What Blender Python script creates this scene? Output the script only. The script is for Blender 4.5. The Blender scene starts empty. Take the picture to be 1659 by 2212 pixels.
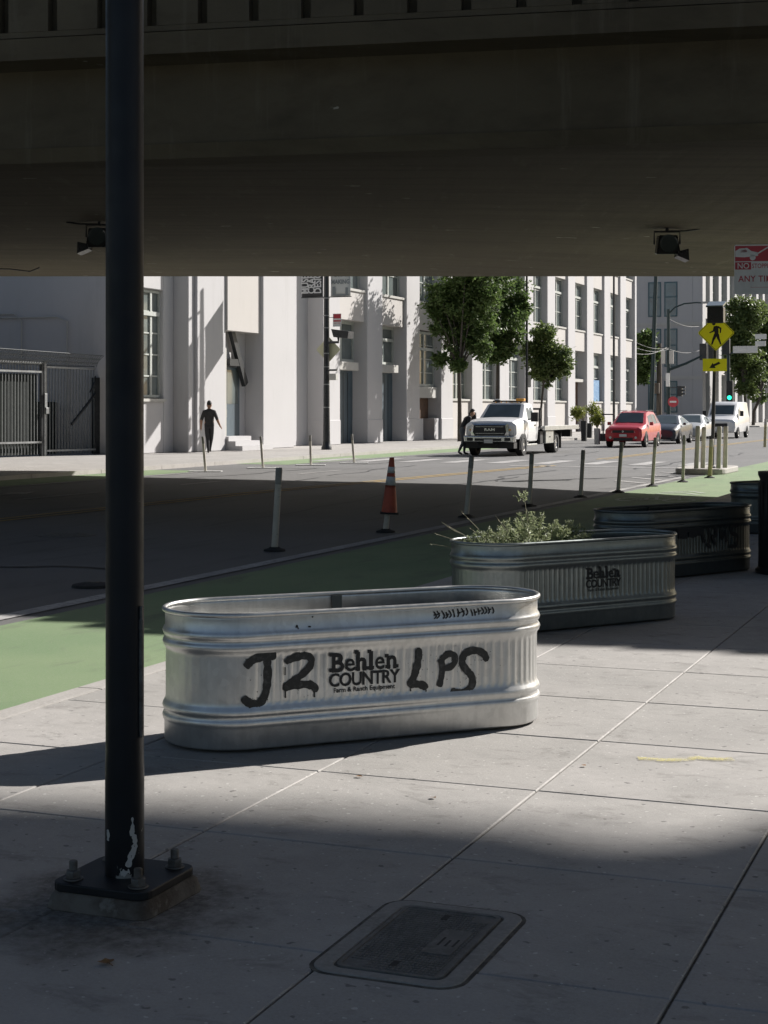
import bpy, bmesh, math, random
from mathutils import Vector, Matrix, noise
R = math.radians
SC = bpy.context.scene
COL = SC.collection
random.seed(7)
TH = R(21.41)                      # the street runs 21 degrees to the right of the view
ST, CT = math.sin(TH), math.cos(TH)
F, CU, HV, EYE = 3463.0, 829.5, 884.0, 1.5
ROAD = -0.10

def S(s, c, z=0.0):                # street coordinates: s along the street, c across it to the left
    return Vector((ST*s - CT*c, CT*s + ST*c, z))
def G(u, v, z=0.0):                # where a ray of the measured photograph meets the level z
    Y = F*(EYE-z)/(v-HV)
    return Vector(((u-CU)/F*Y, Y, z))
def atY(u, v, Y):
    return Vector(((u-CU)/F*Y, Y, EYE+(HV-v)/F*Y))

# ---------------------------------------------------------------- objects
def props(o, label=None, cat=None, group=None, kind=None):
    if label: o['label'] = label
    if cat: o['category'] = cat
    if group: o['group'] = group
    if kind: o['kind'] = kind
    return o
def thing(name, label, cat, loc=(0,0,0), rz=0.0, group=None, scale=None):
    o = bpy.data.objects.new(name, None); COL.objects.link(o)
    o.location = loc; o.rotation_euler = (0,0,rz); o.empty_display_size = .2
    if scale: o.scale = (scale,)*3
    return props(o, label, cat, group)
def dup(o, parent=None):
    c = o.copy(); COL.objects.link(c); c.parent = parent
    for ch in list(o.children): dup(ch, c)
    return c

class MB:
    def __init__(self, M=None): self.v=[]; self.f=[]; self.m=[]; self.mi=0; self.M=M or Matrix()
    def add(self, vs, fs, mi=None):
        b=len(self.v); self.v += [self.M@Vector(p) for p in vs]
        self.f += [tuple(b+i for i in f) for f in fs]
        self.m += [self.mi if mi is None else mi]*len(fs); return self
    def box(self, x0,x1,y0,y1,z0,z1, mi=None):
        vs=[(x,y,z) for z in (z0,z1) for (x,y) in ((x0,y0),(x1,y0),(x1,y1),(x0,y1))]
        return self.add(vs,[(3,2,1,0),(4,5,6,7),(0,1,5,4),(1,2,6,5),(2,3,7,6),(3,0,4,7)],mi)
    def hexa(self, bot, top, mi=None):
        return self.add(list(bot)+list(top),[(3,2,1,0),(4,5,6,7),(0,1,5,4),(1,2,6,5),(2,3,7,6),(3,0,4,7)],mi)
    def prism(self, poly, a, b, ax='z', mi=None):
        n=len(poly)
        def P(p,t): return (p[0],p[1],t) if ax=='z' else ((p[0],t,p[1]) if ax=='y' else (t,p[0],p[1]))
        vs=[P(p,a) for p in poly]+[P(p,b) for p in poly]
        return self.add(vs,[tuple(range(n))[::-1],tuple(range(n,2*n))]+[(i,(i+1)%n,n+(i+1)%n,n+i) for i in range(n)],mi)
    def poly(self, pts, mi=None): return self.add(pts,[tuple(range(len(pts)))],mi)
    def tube(self, path, r, n=10, cap=True, mi=None, sq=1.0):
        path=[Vector(p) for p in path]; rr=r if isinstance(r,(list,tuple)) else [r]*len(path)
        vs=[]; fs=[]; up=None
        for i,p in enumerate(path):
            d=(path[min(i+1,len(path)-1)]-path[max(i-1,0)])
            d = d.normalized() if d.length>1e-9 else Vector((0,0,1))
            if up is None or abs(up.dot(d))>.97: up=Vector((1,0,0)) if abs(d.z)>.8 else Vector((0,0,1))
            a=(up-d*up.dot(d)).normalized(); b=d.cross(a); up=a
            for k in range(n):
                t=2*math.pi*k/n; vs.append(p+(a*math.cos(t)+b*math.sin(t)*sq)*rr[i])
        for i in range(len(path)-1):
            for k in range(n): fs.append((i*n+k,i*n+(k+1)%n,(i+1)*n+(k+1)%n,(i+1)*n+k))
        if cap: fs += [tuple(range(n))[::-1], tuple(range((len(path)-1)*n,len(path)*n))]
        return self.add(vs,fs,mi)
    def lathe(self, prof, n=20, axis='z', o=(0,0,0), mi=None, closed=False):
        vs=[];fs=[];m=len(prof)
        for (r,h) in prof:
            for k in range(n):
                t=2*math.pi*k/n; x,y=r*math.cos(t),r*math.sin(t)
                p=(x,y,h) if axis=='z' else ((h,x,y) if axis=='x' else (y,h,x))
                vs.append(tuple(p[i]+o[i] for i in range(3)))
        for i in range(m-1):
            for k in range(n): fs.append((i*n+k,i*n+(k+1)%n,(i+1)*n+(k+1)%n,(i+1)*n+k))
        if not closed: fs+=[tuple(range(n))[::-1],tuple(range((m-1)*n,m*n))]
        return self.add(vs,fs,mi)
    def loft(self, rings, closed=True, cap=True, mi=None):
        n=len(rings[0]); vs=[p for r in rings for p in r]; fs=[]
        for i in range(len(rings)-1):
            for k in range(n if closed else n-1):
                fs.append((i*n+k,i*n+(k+1)%n,(i+1)*n+(k+1)%n,(i+1)*n+k))
        if cap: fs += [tuple(range(n))[::-1],tuple(range((len(rings)-1)*n,len(rings)*n))]
        return self.add(vs,fs,mi)
    def text(self, s, size, P, off=0.0, depth=0.0, ax='CENTER', sx=1.0, mi=None, spacing=1.0, shear=0.0):
        cu=bpy.data.curves.new('txt','FONT'); cu.body=s; cu.size=size; cu.offset=off; cu.align_x=ax
        cu.resolution_u=3; cu.extrude=depth; cu.space_character=spacing; cu.shear=shear
        ob=bpy.data.objects.new('txt',cu); me=bpy.data.meshes.new_from_object(ob)
        M=P if callable(P) else (lambda x,y,z,P=P: P@Vector((x,y,z)))
        self.add([M(v.co.x*sx,v.co.y,v.co.z) for v in me.vertices],[tuple(p.vertices) for p in me.polygons],mi)
        bpy.data.objects.remove(ob); bpy.data.curves.remove(cu); bpy.data.meshes.remove(me); return self
    def stroke(self, pts, w, P, caps=True, mi=None, wob=0.0):
        """flat ribbon along 2-D pts; P maps (x,y) to the surface"""
        q=[]
        for i in range(len(pts)-1):                       # Catmull-Rom resample
            p0=pts[max(i-1,0)];p1=pts[i];p2=pts[i+1];p3=pts[min(i+2,len(pts)-1)]
            for k in range(6):
                t=k/6
                q.append(tuple(.5*((2*p1[j])+(-p0[j]+p2[j])*t+(2*p0[j]-5*p1[j]+4*p2[j]-p3[j])*t*t+(-p0[j]+3*p1[j]-3*p2[j]+p3[j])*t**3) for j in (0,1)))
        q.append(pts[-1]); vs=[];fs=[]; n=len(q)
        for i,p in enumerate(q):
            a=q[max(i-1,0)];b=q[min(i+1,n-1)]; dx,dy=b[0]-a[0],b[1]-a[1]; L=math.hypot(dx,dy) or 1
            e=1.0
            if caps:
                t=min(i,n-1-i)/max(n-1,1)*2
                e=min(1,.45+t*6)
            h=w/2*e*(1+wob*noise.noise(Vector((p[0]*60,p[1]*60,i*.3))))
            vs+=[P(p[0]-dy/L*h,p[1]+dx/L*h),P(p[0]+dy/L*h,p[1]-dx/L*h)]
        for i in range(n-1): fs.append((2*i,2*i+1,2*i+3,2*i+2))
        return self.add(vs,fs,mi)
    def mesh(self, name, mats=(), smooth=False):
        me=bpy.data.meshes.new(name); me.from_pydata([tuple(v) for v in self.v],[],self.f)
        for m in mats: me.materials.append(m)
        if len(mats)>1: me.polygons.foreach_set('material_index',self.m)
        if smooth: me.polygons.foreach_set('use_smooth',[True]*len(me.polygons))
        me.update(); return me
    def build(self, name, mats, parent=None, smooth=False, bevel=0.0, seg=2, wn=False, normals=True, auto=None, angle=30):
        if not isinstance(mats,(list,tuple)): mats=(mats,)
        me=self.mesh(name,mats,smooth)
        if normals:
            bm=bmesh.new(); bm.from_mesh(me); bmesh.ops.recalc_face_normals(bm,faces=bm.faces); bm.to_mesh(me); bm.free()
        if auto:
            me.polygons.foreach_set('use_smooth',[True]*len(me.polygons)); me.set_sharp_from_angle(angle=R(auto))
        o=bpy.data.objects.new(name,me); COL.objects.link(o); o.parent=parent
        if bevel:
            b=o.modifiers.new('bevel','BEVEL'); b.width=bevel; b.segments=seg; b.limit_method='ANGLE'; b.angle_limit=R(angle); b.harden_normals=False
        return o

# ---------------------------------------------------------------- materials
class NT:
    def __init__(self, name):
        self.mat=bpy.data.materials.new(name); self.mat.use_nodes=True
        self.t=self.mat.node_tree; self.b=self.t.nodes['Principled BSDF']; self.out=self.t.nodes['Material Output']
        self.tc=None
    def n(self, typ, **kw):
        x=self.t.nodes.new(typ)
        for k,v in kw.items(): setattr(x,k,v)
        return x
    def l(self,a,b): self.t.links.new(a,b)
    def coord(self, scale=(1,1,1)):
        if not self.tc: self.tc=self.n('ShaderNodeTexCoord')
        m=self.n('ShaderNodeMapping'); m.inputs['Scale'].default_value=scale; self.l(self.tc.outputs['Object'],m.inputs['Vector']); return m.outputs['Vector']
    def noise(self, scale, detail=4, rough=.6, st=(1,1,1), dist=0.0):
        x=self.n('ShaderNodeTexNoise'); x.inputs['Scale'].default_value=scale; x.inputs['Detail'].default_value=detail
        x.inputs['Roughness'].default_value=rough; x.inputs['Distortion'].default_value=dist; self.l(self.coord(st),x.inputs['Vector']); return x.outputs['Fac']
    def ramp(self, fac, lo, hi, a=0.0, b=1.0):
        m=self.n('ShaderNodeMapRange'); m.inputs['From Min'].default_value=lo; m.inputs['From Max'].default_value=hi
        m.inputs['To Min'].default_value=a; m.inputs['To Max'].default_value=b; self.l(fac,m.inputs['Value']); return m.outputs['Result']
    def mix(self, fac, a, b, mode='MIX'):
        m=self.n('ShaderNodeMix',data_type='RGBA',blend_type=mode)
        if isinstance(fac,(int,float)): m.inputs[0].default_value=fac
        else: self.l(fac,m.inputs[0])
        for i,c in ((6,a),(7,b)):
            if isinstance(c,(tuple,list)): m.inputs[i].default_value=(*c,1)
            else: self.l(c,m.inputs[i])
        return m.outputs[2]
    def math(self, op, a, b=None):
        m=self.n('ShaderNodeMath',operation=op)
        for i,c in ((0,a),(1,b)):
            if c is None: continue
            if isinstance(c,(int,float)): m.inputs[i].default_value=c
            else: self.l(c,m.inputs[i])
        return m.outputs[0]
    def bump(self, h, strength, dist=.01, prev=None):
        x=self.n('ShaderNodeBump'); x.inputs['Strength'].default_value=strength; x.inputs['Distance'].default_value=dist
        self.l(h,x.inputs['Height'])
        if prev is not None: self.l(prev,x.inputs['Normal'])
        return x.outputs['Normal']
    def set(self, **kw):
        for k,v in kw.items():
            s=self.b.inputs[k]
            if hasattr(v,'is_linked'): self.l(v,s)
            elif isinstance(v,(tuple,list)) and len(v)==3 and s.type=='RGBA': s.default_value=(*v,1)
            else: s.default_value=v
        return self
def pm(name, col, rough=.6, metal=0.0, spec=.5, var=(), bump=None, rvar=None, coat=0.0):
    """var: (scale, detail, colour, lo, hi[, stretch]) layers; bump: (scale, strength, dist)"""
    N=NT(name); c=tuple(col)
    for L in var:
        fac=N.ramp(N.noise(L[0],L[1],.62,L[5] if len(L)>5 else (1,1,1)),L[3],L[4])
        c=N.mix(fac,c,L[2])
    N.set(**{'Base Color':c,'Roughness':rough,'Metallic':metal,'Specular IOR Level':spec,'Coat Weight':coat})
    if rvar: N.set(Roughness=N.ramp(N.noise(rvar[0],4),.3,.7,rvar[1],rvar[2]))
    if bump: N.set(Normal=N.bump(N.noise(bump[0],6,.65,bump[3] if len(bump)>3 else (1,1,1)),bump[1],bump[2]))
    return N.mat

def K(c,k): return tuple(x*k for x in c)
M={}
# pavement of cast squares: each square its own tint, stains, gum spots
def concrete_pavement():
    N=NT('pavement_concrete'); co=N.coord()
    sep=N.n('ShaderNodeSeparateXYZ'); N.l(co,sep.inputs[0])
    a=N.math('FLOOR',N.math('DIVIDE',N.math('ADD',sep.outputs[0],.807),.935)); b=N.math('FLOOR',N.math('DIVIDE',N.math('SUBTRACT',sep.outputs[1],4.06),1.015))
    cb=N.n('ShaderNodeCombineXYZ'); N.l(a,cb.inputs[0]); N.l(b,cb.inputs[1])
    wn=N.n('ShaderNodeTexWhiteNoise',noise_dimensions='3D'); N.l(cb.outputs[0],wn.inputs['Vector'])
    base=N.mix(N.ramp(wn.outputs['Value'],0,1),(.335,.32,.30),(.395,.375,.355))
    base=N.mix(N.ramp(N.noise(1.3,6,.65),.38,.68),base,(.275,.265,.248))
    base=N.mix(N.ramp(N.noise(7,6,.7),.5,.8,0,.55),base,(.25,.24,.225))
    base=N.mix(N.ramp(N.noise(90,3,.8),.35,.7,0,.45),base,(.44,.42,.40))
    base=N.mix(N.ramp(N.noise(24,2,.4),.685,.73,0,.75),base,(.12,.115,.11))
    base=N.mix(N.ramp(N.noise(3.1,5,.75,(1,1.6,1),.4),.55,.70,0,.7),base,(.19,.18,.165))
    base=N.mix(N.ramp(N.noise(46,1,.3),.725,.75,0,.6),base,(.62,.61,.58))
    n1=N.bump(N.noise(160,5,.7),.35,.004); n2=N.bump(N.noise(5,4,.5),.25,.02,n1)
    N.set(**{'Base Color':base,'Roughness':N.ramp(N.noise(9,4),.3,.7,.62,.88),'Normal':n2,'Specular IOR Level':.35}); return N.mat
M['pave']=concrete_pavement()
M['joint']=pm('joint_dirt',(.05,.047,.042),.95,var=((20,3,(.14,.13,.11),.4,.7),))
M['kerb']=pm('kerb_concrete',(.36,.34,.315),.85,var=((3,5,(.24,.225,.20),.45,.75),(60,3,(.42,.40,.38),.4,.7)),bump=(120,.3,.004))
def asphalt():
    N=NT('asphalt'); c=N.mix(N.ramp(N.noise(.35,6,.6),.35,.7),(.095,.094,.092),(.13,.128,.126))
    c=N.mix(N.ramp(N.noise(140,2,.9),.3,.75,0,.6),c,(.23,.226,.222))
    c=N.mix(N.ramp(N.noise(1.1,6,.7,(3.0,.35,1),.5),.55,.75,0,.65),c,(.06,.059,.058))
    n=N.bump(N.noise(170,3,.8),.6,.006)
    N.set(**{'Base Color':c,'Roughness':.75,'Normal':n,'Specular IOR Level':.4}); return N.mat
M['asphalt']=asphalt()
M['asphalt_patch']=pm('asphalt_patch',(.07,.069,.068),.85,var=((30,4,(.12,.118,.115),.4,.7),),bump=(150,.5,.005))
def green_paint():
    N=NT('bike_lane_green'); c=N.mix(N.ramp(N.noise(.6,5,.6),.35,.7),(.15,.235,.11),(.205,.28,.14))
    c=N.mix(N.ramp(N.noise(120,3,.85),.42,.7,0,.6),c,(.28,.29,.235))
    c=N.mix(N.ramp(N.noise(1.4,6,.72,(2.0,.5,1),.6),  .52,.72,0,.65),c,(.125,.135,.10))
    c=N.mix(N.ramp(N.noise(2.6,5,.6),.70,.76,0,.8),c,(.06,.062,.055))
    N.set(**{'Base Color':c,'Roughness':.8,'Normal':N.bump(N.noise(180,3,.8),.5,.005),'Specular IOR Level':.35}); return N.mat
M['green']=green_paint()
def worn(name,col,under,lo=.5,hi=.62,sc=16):
    N=NT(name); f=N.ramp(N.noise(sc,6,.75),lo,hi); g=N.ramp(N.noise(.9,4,.6),.35,.7,0,.6)
    c=N.mix(N.math('MAXIMUM',f,g),col,under); N.set(**{'Base Color':c,'Roughness':.75,'Specular IOR Level':.35}); return N.mat
M['white_line']=worn('road_white_paint',(.46,.45,.44),(.15,.147,.143),.44,.66)
M['yellow_line']=worn('road_yellow_paint',(.55,.36,.09),(.20,.19,.175),.5,.66)
M['bike_mark']=worn('faded_white_marking',(.50,.52,.48),(.17,.24,.13),.42,.58)
def alpha_mat(name,col,falloff,rough=.9):
    N=NT(name); N.set(**{'Base Color':col,'Roughness':rough,'Alpha':falloff(N)}); return N.mat
def stain_a(N):
    co=N.coord(); ln=N.n('ShaderNodeVectorMath',operation='LENGTH'); N.l(co,ln.inputs[0])
    d=N.math('ADD',ln.outputs['Value'],N.math('MULTIPLY',N.math('SUBTRACT',N.noise(4.5,5,.65),.5),.55))
    return N.math('MULTIPLY',N.ramp(d,.50,.24,0,1),N.ramp(N.noise(26,4,.7),  .35,.6,.25,.62))
M['stain']=alpha_mat('rusty_ground_stain',(.11,.096,.08),stain_a)
M['spray']=alpha_mat('yellow_spray',(.62,.55,.16),lambda N:N.math('MULTIPLY',N.ramp(N.noise(110,3,.8),.36,.60,0,.8),N.ramp(N.noise(9,2,.5),.36,.55,.3,1.0)))
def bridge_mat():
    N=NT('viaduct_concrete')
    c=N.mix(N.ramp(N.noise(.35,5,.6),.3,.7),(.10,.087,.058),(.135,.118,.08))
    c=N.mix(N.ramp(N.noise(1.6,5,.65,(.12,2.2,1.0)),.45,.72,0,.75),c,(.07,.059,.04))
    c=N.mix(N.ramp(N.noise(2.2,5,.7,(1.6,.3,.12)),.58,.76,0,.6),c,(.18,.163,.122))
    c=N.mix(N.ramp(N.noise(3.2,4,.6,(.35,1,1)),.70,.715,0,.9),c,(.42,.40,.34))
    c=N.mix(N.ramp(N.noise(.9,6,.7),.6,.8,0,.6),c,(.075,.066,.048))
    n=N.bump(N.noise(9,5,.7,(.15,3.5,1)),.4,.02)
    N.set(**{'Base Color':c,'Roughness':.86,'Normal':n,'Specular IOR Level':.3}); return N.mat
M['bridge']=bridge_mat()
def stucco(name,col,dirt,k=.5):
    N=NT(name); c=N.mix(N.ramp(N.noise(.5,5,.6),.35,.75,0,.5),col,K(col,.9))
    c=N.mix(N.ramp(N.noise(1.5,5,.7,(1,1,.18)),.55,.8,0,k),c,dirt)
    c=N.mix(N.ramp(N.noise(40,3,.7),.4,.7,0,.25),c,K(col,.86))
    N.set(**{'Base Color':c,'Roughness':.85,'Normal':N.bump(N.noise(60,4,.7),.25,.01),'Specular IOR Level':.3}); return N.mat
M['white_wall']=stucco('white_stucco',(.475,.467,.47),(.35,.342,.33))
M['cream_wall']=stucco('cream_panel',(.49,.468,.445),(.37,.352,.325),.35)
M['grey_wall']=stucco('grey_stucco',(.44,.432,.428),(.34,.332,.322))
M['shade_wall']=stucco('grey_plaster',(.40,.385,.36),(.30,.29,.27))
M['sill']=stucco('grey_sill',(.46,.45,.42),(.33,.32,.30))
def glass(name,col,rough=.12):
    N=NT(name); c=N.mix(N.ramp(N.noise(.8,3,.5),.3,.7),col,K(col,1.9))
    N.set(**{'Base Color':c,'Roughness':rough,'Specular IOR Level':.7}); return N.mat
M['glass']=glass('window_glass',(.085,.10,.098))
M['teal_glass']=glass('teal_window_glass',(.02,.06,.075))
M['car_glass']=glass('car_glass',(.045,.058,.06),.08)
M['frame']=pm('pale_window_frame',(.42,.44,.41),.6,var=((12,3,(.34,.36,.33),.4,.7),))
M['teal_frame']=pm('teal_window_frame',(.03,.09,.11),.5)
M['door']=pm('blue_grey_door',(.075,.105,.125),.5,var=((2,5,(.05,.07,.085),.4,.7,(1,1,.3)),(25,3,(.10,.13,.15),.55,.8)))
M['brown']=pm('brown_boards',(.15,.085,.05),.7,var=((3,4,(.08,.05,.035),.4,.7),))
M['dark_steel']=pm('dark_steel',(.018,.02,.022),.5,.3,var=((6,4,(.04,.042,.044),.5,.75),))
M['black_steel']=pm('black_paint',(.010,.012,.015),.32,0,.6,var=((9,4,(.018,.02,.024),.4,.7),),rvar=(14,.24,.42),bump=(60,.12,.003))
M['grey_steel']=pm('galvanised_bar',(.30,.31,.31),.5,.55,var=((9,4,(.20,.20,.20),.4,.7),))
M['fence']=pm('fence_grey',(.16,.17,.17),.55,.3,var=((7,4,(.12,.125,.125),.4,.7),))
M['screen']=pm('dark_green_screen',(.012,.018,.016),.8,var=((2,5,(.026,.032,.028),.4,.7),(14,3,(.012,.018,.016),.5,.7,(3,1,.4))))
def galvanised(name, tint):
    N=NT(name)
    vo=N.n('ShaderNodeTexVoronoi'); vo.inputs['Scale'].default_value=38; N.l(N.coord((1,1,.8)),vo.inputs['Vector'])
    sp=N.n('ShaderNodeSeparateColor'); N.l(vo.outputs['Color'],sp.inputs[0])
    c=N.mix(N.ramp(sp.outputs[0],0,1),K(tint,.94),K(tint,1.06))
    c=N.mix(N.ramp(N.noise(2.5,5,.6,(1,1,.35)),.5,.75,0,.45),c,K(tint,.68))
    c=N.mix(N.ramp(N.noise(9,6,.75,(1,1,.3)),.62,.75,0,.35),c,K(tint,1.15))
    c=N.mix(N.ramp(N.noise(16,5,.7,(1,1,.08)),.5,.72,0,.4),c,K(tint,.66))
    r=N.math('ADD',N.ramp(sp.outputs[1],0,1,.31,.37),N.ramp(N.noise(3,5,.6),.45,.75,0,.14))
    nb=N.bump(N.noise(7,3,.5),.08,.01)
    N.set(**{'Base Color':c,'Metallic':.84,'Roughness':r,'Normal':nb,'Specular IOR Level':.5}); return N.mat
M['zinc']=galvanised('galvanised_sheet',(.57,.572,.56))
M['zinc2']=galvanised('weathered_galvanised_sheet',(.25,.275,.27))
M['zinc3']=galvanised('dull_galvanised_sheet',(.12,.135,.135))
M['tar']=pm('crack_tar',(.03,.03,.031),.6)
M['ink']=pm('black_print',(.012,.012,.013),.7)
M['spraypaint']=pm('black_spray_paint',(.014,.015,.014),.6,var=((45,4,(.075,.075,.072),.52,.75),))
M['soil']=pm('potting_soil',(.035,.026,.018),.95,var=((25,5,(.07,.052,.035),.4,.7),),bump=(40,.9,.03))
def leaf(name,a,b,c,sc=3.0,tr=.25):
    N=NT(name); col=N.mix(N.ramp(N.noise(sc,3,.7),.3,.7),a,b); col=N.mix(N.ramp(N.noise(sc*7,2,.6),.5,.75),col,c)
    N.set(**{'Base Color':col,'Roughness':.5,'Specular IOR Level':.45})
    tl=N.n('ShaderNodeBsdfTranslucent'); N.l(col,tl.inputs['Color']); mx=N.n('ShaderNodeMixShader'); mx.inputs[0].default_value=tr
    N.l(N.b.outputs[0],mx.inputs[1]); N.l(tl.outputs[0],mx.inputs[2]); N.l(mx.outputs[0],N.out.inputs['Surface']); return N.mat
M['leaf']=leaf('tree_leaves',(.065,.11,.03),(.105,.165,.045),(.20,.25,.095),.9,.42)
M['leaf2']=leaf('pale_tree_leaves',(.08,.12,.035),(.14,.19,.055),(.24,.28,.11),.9,.4)
M['weed']=leaf('weed_leaves',(.22,.26,.13),(.34,.38,.22),(.46,.48,.31),9.0,.35)
M['weed2']=leaf('green_weed_leaves',(.06,.10,.035),(.10,.15,.05),(.18,.22,.09),9.0,.3)
M['yellowplant']=leaf('yellow_green_leaves',(.20,.24,.04),(.30,.33,.07),(.36,.38,.12),4.0)
M['straw']=pm('dry_stalk',(.30,.28,.18),.8,var=((20,3,(.2,.19,.12),.4,.7),))
M['bark']=pm('bark',(.10,.085,.07),.9,var=((9,5,(.06,.05,.04),.4,.7,(1,1,.3)),),bump=(20,.7,.02,(1,1,.25)))
M['orange']=pm('orange_cone',(.44,.075,.035),.55,var=((7,5,(.26,.05,.03),.45,.75),(20,4,(.12,.05,.04),.6,.8)))
M['reflect']=pm('reflective_white',(.62,.62,.60),.5,var=((12,5,(.35,.34,.32),.5,.75),))
M['post_plastic']=pm('dirty_white_plastic',(.58,.54,.47),.6,var=((6,5,(.38,.345,.285),.4,.75,(1,1,.4)),(30,4,(.2,.19,.15),.6,.8)))
M['post_band']=pm('grey_reflective_band',(.30,.29,.26),.5,var=((14,4,(.16,.155,.14),.4,.75),))
M['post_yellow']=pm('yellowed_plastic',(.54,.48,.26),.6,var=((6,5,(.34,.30,.14),.4,.75),))
M['rubber']=pm('black_rubber',(.018,.018,.019),.85,var=((12,3,(.035,.034,.033),.4,.7),))
M['sign_yellow']=pm('sign_yellow_green',(.92,.88,.012),.5)
M['sign_white']=pm('sign_white',(.66,.66,.64),.5,var=((6,3,(.56,.56,.54),.45,.75),))
M['sign_red']=pm('sign_red',(.42,.035,.05),.5)
M['sign_back']=pm('sign_back',(.42,.43,.41),.5,.4)
M['sign_pale']=pm('pale_yellow_sign',(.56,.55,.38),.5)
M['banner_dark']=pm('charcoal_banner',(.045,.046,.05),.8)
M['banner_light']=pm('pale_banner',(.50,.51,.50),.8)
M['banner_ink']=pm('banner_grey_print',(.20,.22,.23),.8)
M['banner_white']=pm('banner_white_print',(.62,.62,.62),.8)
M['blue']=pm('blue_poster',(.09,.20,.36),.6,var=((9,3,(.20,.33,.48),.45,.6),))
def paint(name,col,coat=.6): return pm(name,col,.35,0,.5,coat=coat,var=((1.5,4,K(col,.85),.45,.8),),rvar=(6,.28,.45))
M['car_red']=paint('red_car_paint',(.42,.012,.022))
M['car_blue']=paint('slate_blue_car_paint',(.011,.018,.030),.25)
M['car_silver']=paint('silver_car_paint',(.40,.41,.41))
M['car_white']=paint('white_car_paint',(.68,.68,.68))
M['chrome']=pm('chrome',(.62,.63,.63),.22,1.0,var=((5,4,(.45,.46,.46),.4,.7),))
M['tyre']=pm('tyre_rubber',(.018,.018,.018),.85)
M['rim']=pm('wheel_rim',(.50,.50,.49),.35,.8)
M['trim']=pm('black_trim',(.016,.016,.017),.6)
M['alu']=pm('brushed_aluminium',(.46,.47,.46),.42,.7,var=((6,4,(.32,.33,.32),.4,.7),))
M['bed']=pm('bed_steel',(.20,.20,.195),.6,.4,var=((5,4,(.12,.12,.118),.4,.7),))
M['lens']=pm('headlight_lens',(.55,.55,.52),.15,.2,.8)
M['amber']=pm('amber_lens',(.75,.36,.06),.25)
M['plate']=pm('number_plate',(.60,.60,.58),.5)
M['skin']=pm('skin',(.30,.17,.11),.6); M['hair']=pm('dark_hair',(.014,.011,.009),.7)
M['shirt']=pm('charcoal_shirt',(.028,.026,.025),.85,var=((9,3,(.045,.042,.04),.4,.7),)); M['trousers']=pm('dark_trousers',(.02,.02,.023),.85,var=((9,3,(.03,.03,.033),.4,.7),))
M['shirt2']=pm('black_top',(.014,.014,.016),.85); M['trousers2']=pm('grey_blue_trousers',(.10,.105,.115),.85)
M['shoe']=pm('dark_shoes',(.02,.018,.017),.6)
M['cast_iron']=pm('utility_cover_composite',(.155,.15,.14),.8,.1,var=((6,5,(.10,.098,.092),.4,.7),(40,4,(.21,.205,.195),.5,.75)),bump=(80,.4,.004))
M['collar']=pm('collar_concrete',(.25,.24,.225),.88,var=((5,5,(.17,.165,.15),.45,.75),(70,3,(.30,.29,.27),.4,.7)),bump=(110,.35,.004))
M['grout']=pm('stained_grout',(.15,.135,.115),.92,var=((7,5,(.07,.055,.042),.42,.62),(16,4,(.23,.215,.19),.58,.75)),bump=(30,.7,.02))
def pole_paint():
    N=NT('black_pole_paint'); co=N.coord(); sep=N.n('ShaderNodeSeparateXYZ'); N.l(co,sep.inputs[0])
    low=N.ramp(sep.outputs[2],.46,.05,0,1)                   # chips only where feet and bins knock it
    chip=N.ramp(N.math('ADD',N.noise(11,6,.7,(1,1,.55)),N.math('MULTIPLY',low,.205)),.735,.755)
    chip2=N.ramp(N.noise(55,3,.6,(1,1,.4)),.765,.775)
    c=N.mix(N.ramp(N.noise(4,4,.6),.35,.7),(.004,.0055,.008),(.010,.012,.016))
    c=N.mix(chip,c,(.24,.235,.215)); c=N.mix(chip2,c,(.20,.20,.19))
    N.set(**{'Base Color':c,'Roughness':N.ramp(N.noise(16,4),.3,.7,.34,.52),'Specular IOR Level':.28,'Normal':N.bump(N.noise(22,3),.08,.004)}); return N.mat
M['pole']=pole_paint()
M['plate_paint']=pm('worn_plate_paint',(.006,.0075,.010),.5,0,.3,var=((5,4,(.014,.015,.017),.4,.7),(26,5,(.15,.14,.125),.69,.72)),bump=(50,.15,.003))
M['bolt']=pm('weathered_bolt',(.14,.135,.125),.6,.4,var=((30,3,(.07,.06,.05),.4,.7),))
M['leaflitter']=pm('dead_leaf',(.23,.12,.045),.8,var=((40,3,(.13,.07,.03),.4,.7),))
M['bin']=pm('black_bin',(.014,.015,.016),.5,var=((6,4,(.03,.03,.03),.5,.75),))
M['wood']=pm('pole_wood',(.16,.13,.10),.85,var=((5,5,(.09,.07,.055),.4,.7,(1,1,.15)),))
M['green_pole']=pm('dark_green_pole',(.018,.035,.035),.5,.2)
def emis(name,col,st):
    N=NT(name); N.set(**{'Base Color':col,'Emission Color':col,'Emission Strength':st}); return N.mat
M['green_light']=emis('lit_green_signal',(.02,.75,.42),1.6)
M['wire']=pm('wire',(.16,.16,.15),.6)
EL = R(32.0); TE = math.tan(EL)
SUNH = Vector((.8,.6,0))
# ---------------------------------------------------------------- camera, sky, sun
cam=bpy.data.cameras.new('camera'); co_=bpy.data.objects.new('camera',cam); COL.objects.link(co_)
co_.location=(0,0,EYE); co_.rotation_euler=(R(90),0,0)
cam.sensor_fit='VERTICAL'; cam.sensor_height=36; cam.sensor_width=27; cam.lens=F/2212*36; cam.shift_y=-(1106-HV)/2212
cam.clip_start=.1; cam.clip_end=3000; SC.camera=co_
w=bpy.data.worlds.new('World'); SC.world=w; w.use_nodes=True; nt=w.node_tree
sky=nt.nodes.new('ShaderNodeTexSky'); sky.sky_type='NISHITA'; sky.sun_disc=False
sky.sun_elevation=EL; sky.sun_rotation=math.atan2(.8,.6); sky.air_density=1.0; sky.dust_density=2.0; sky.ozone_density=.8
bg=nt.nodes['Background']; nt.links.new(sky.outputs[0],bg.inputs[0]); bg.inputs[1].default_value=.05
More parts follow.
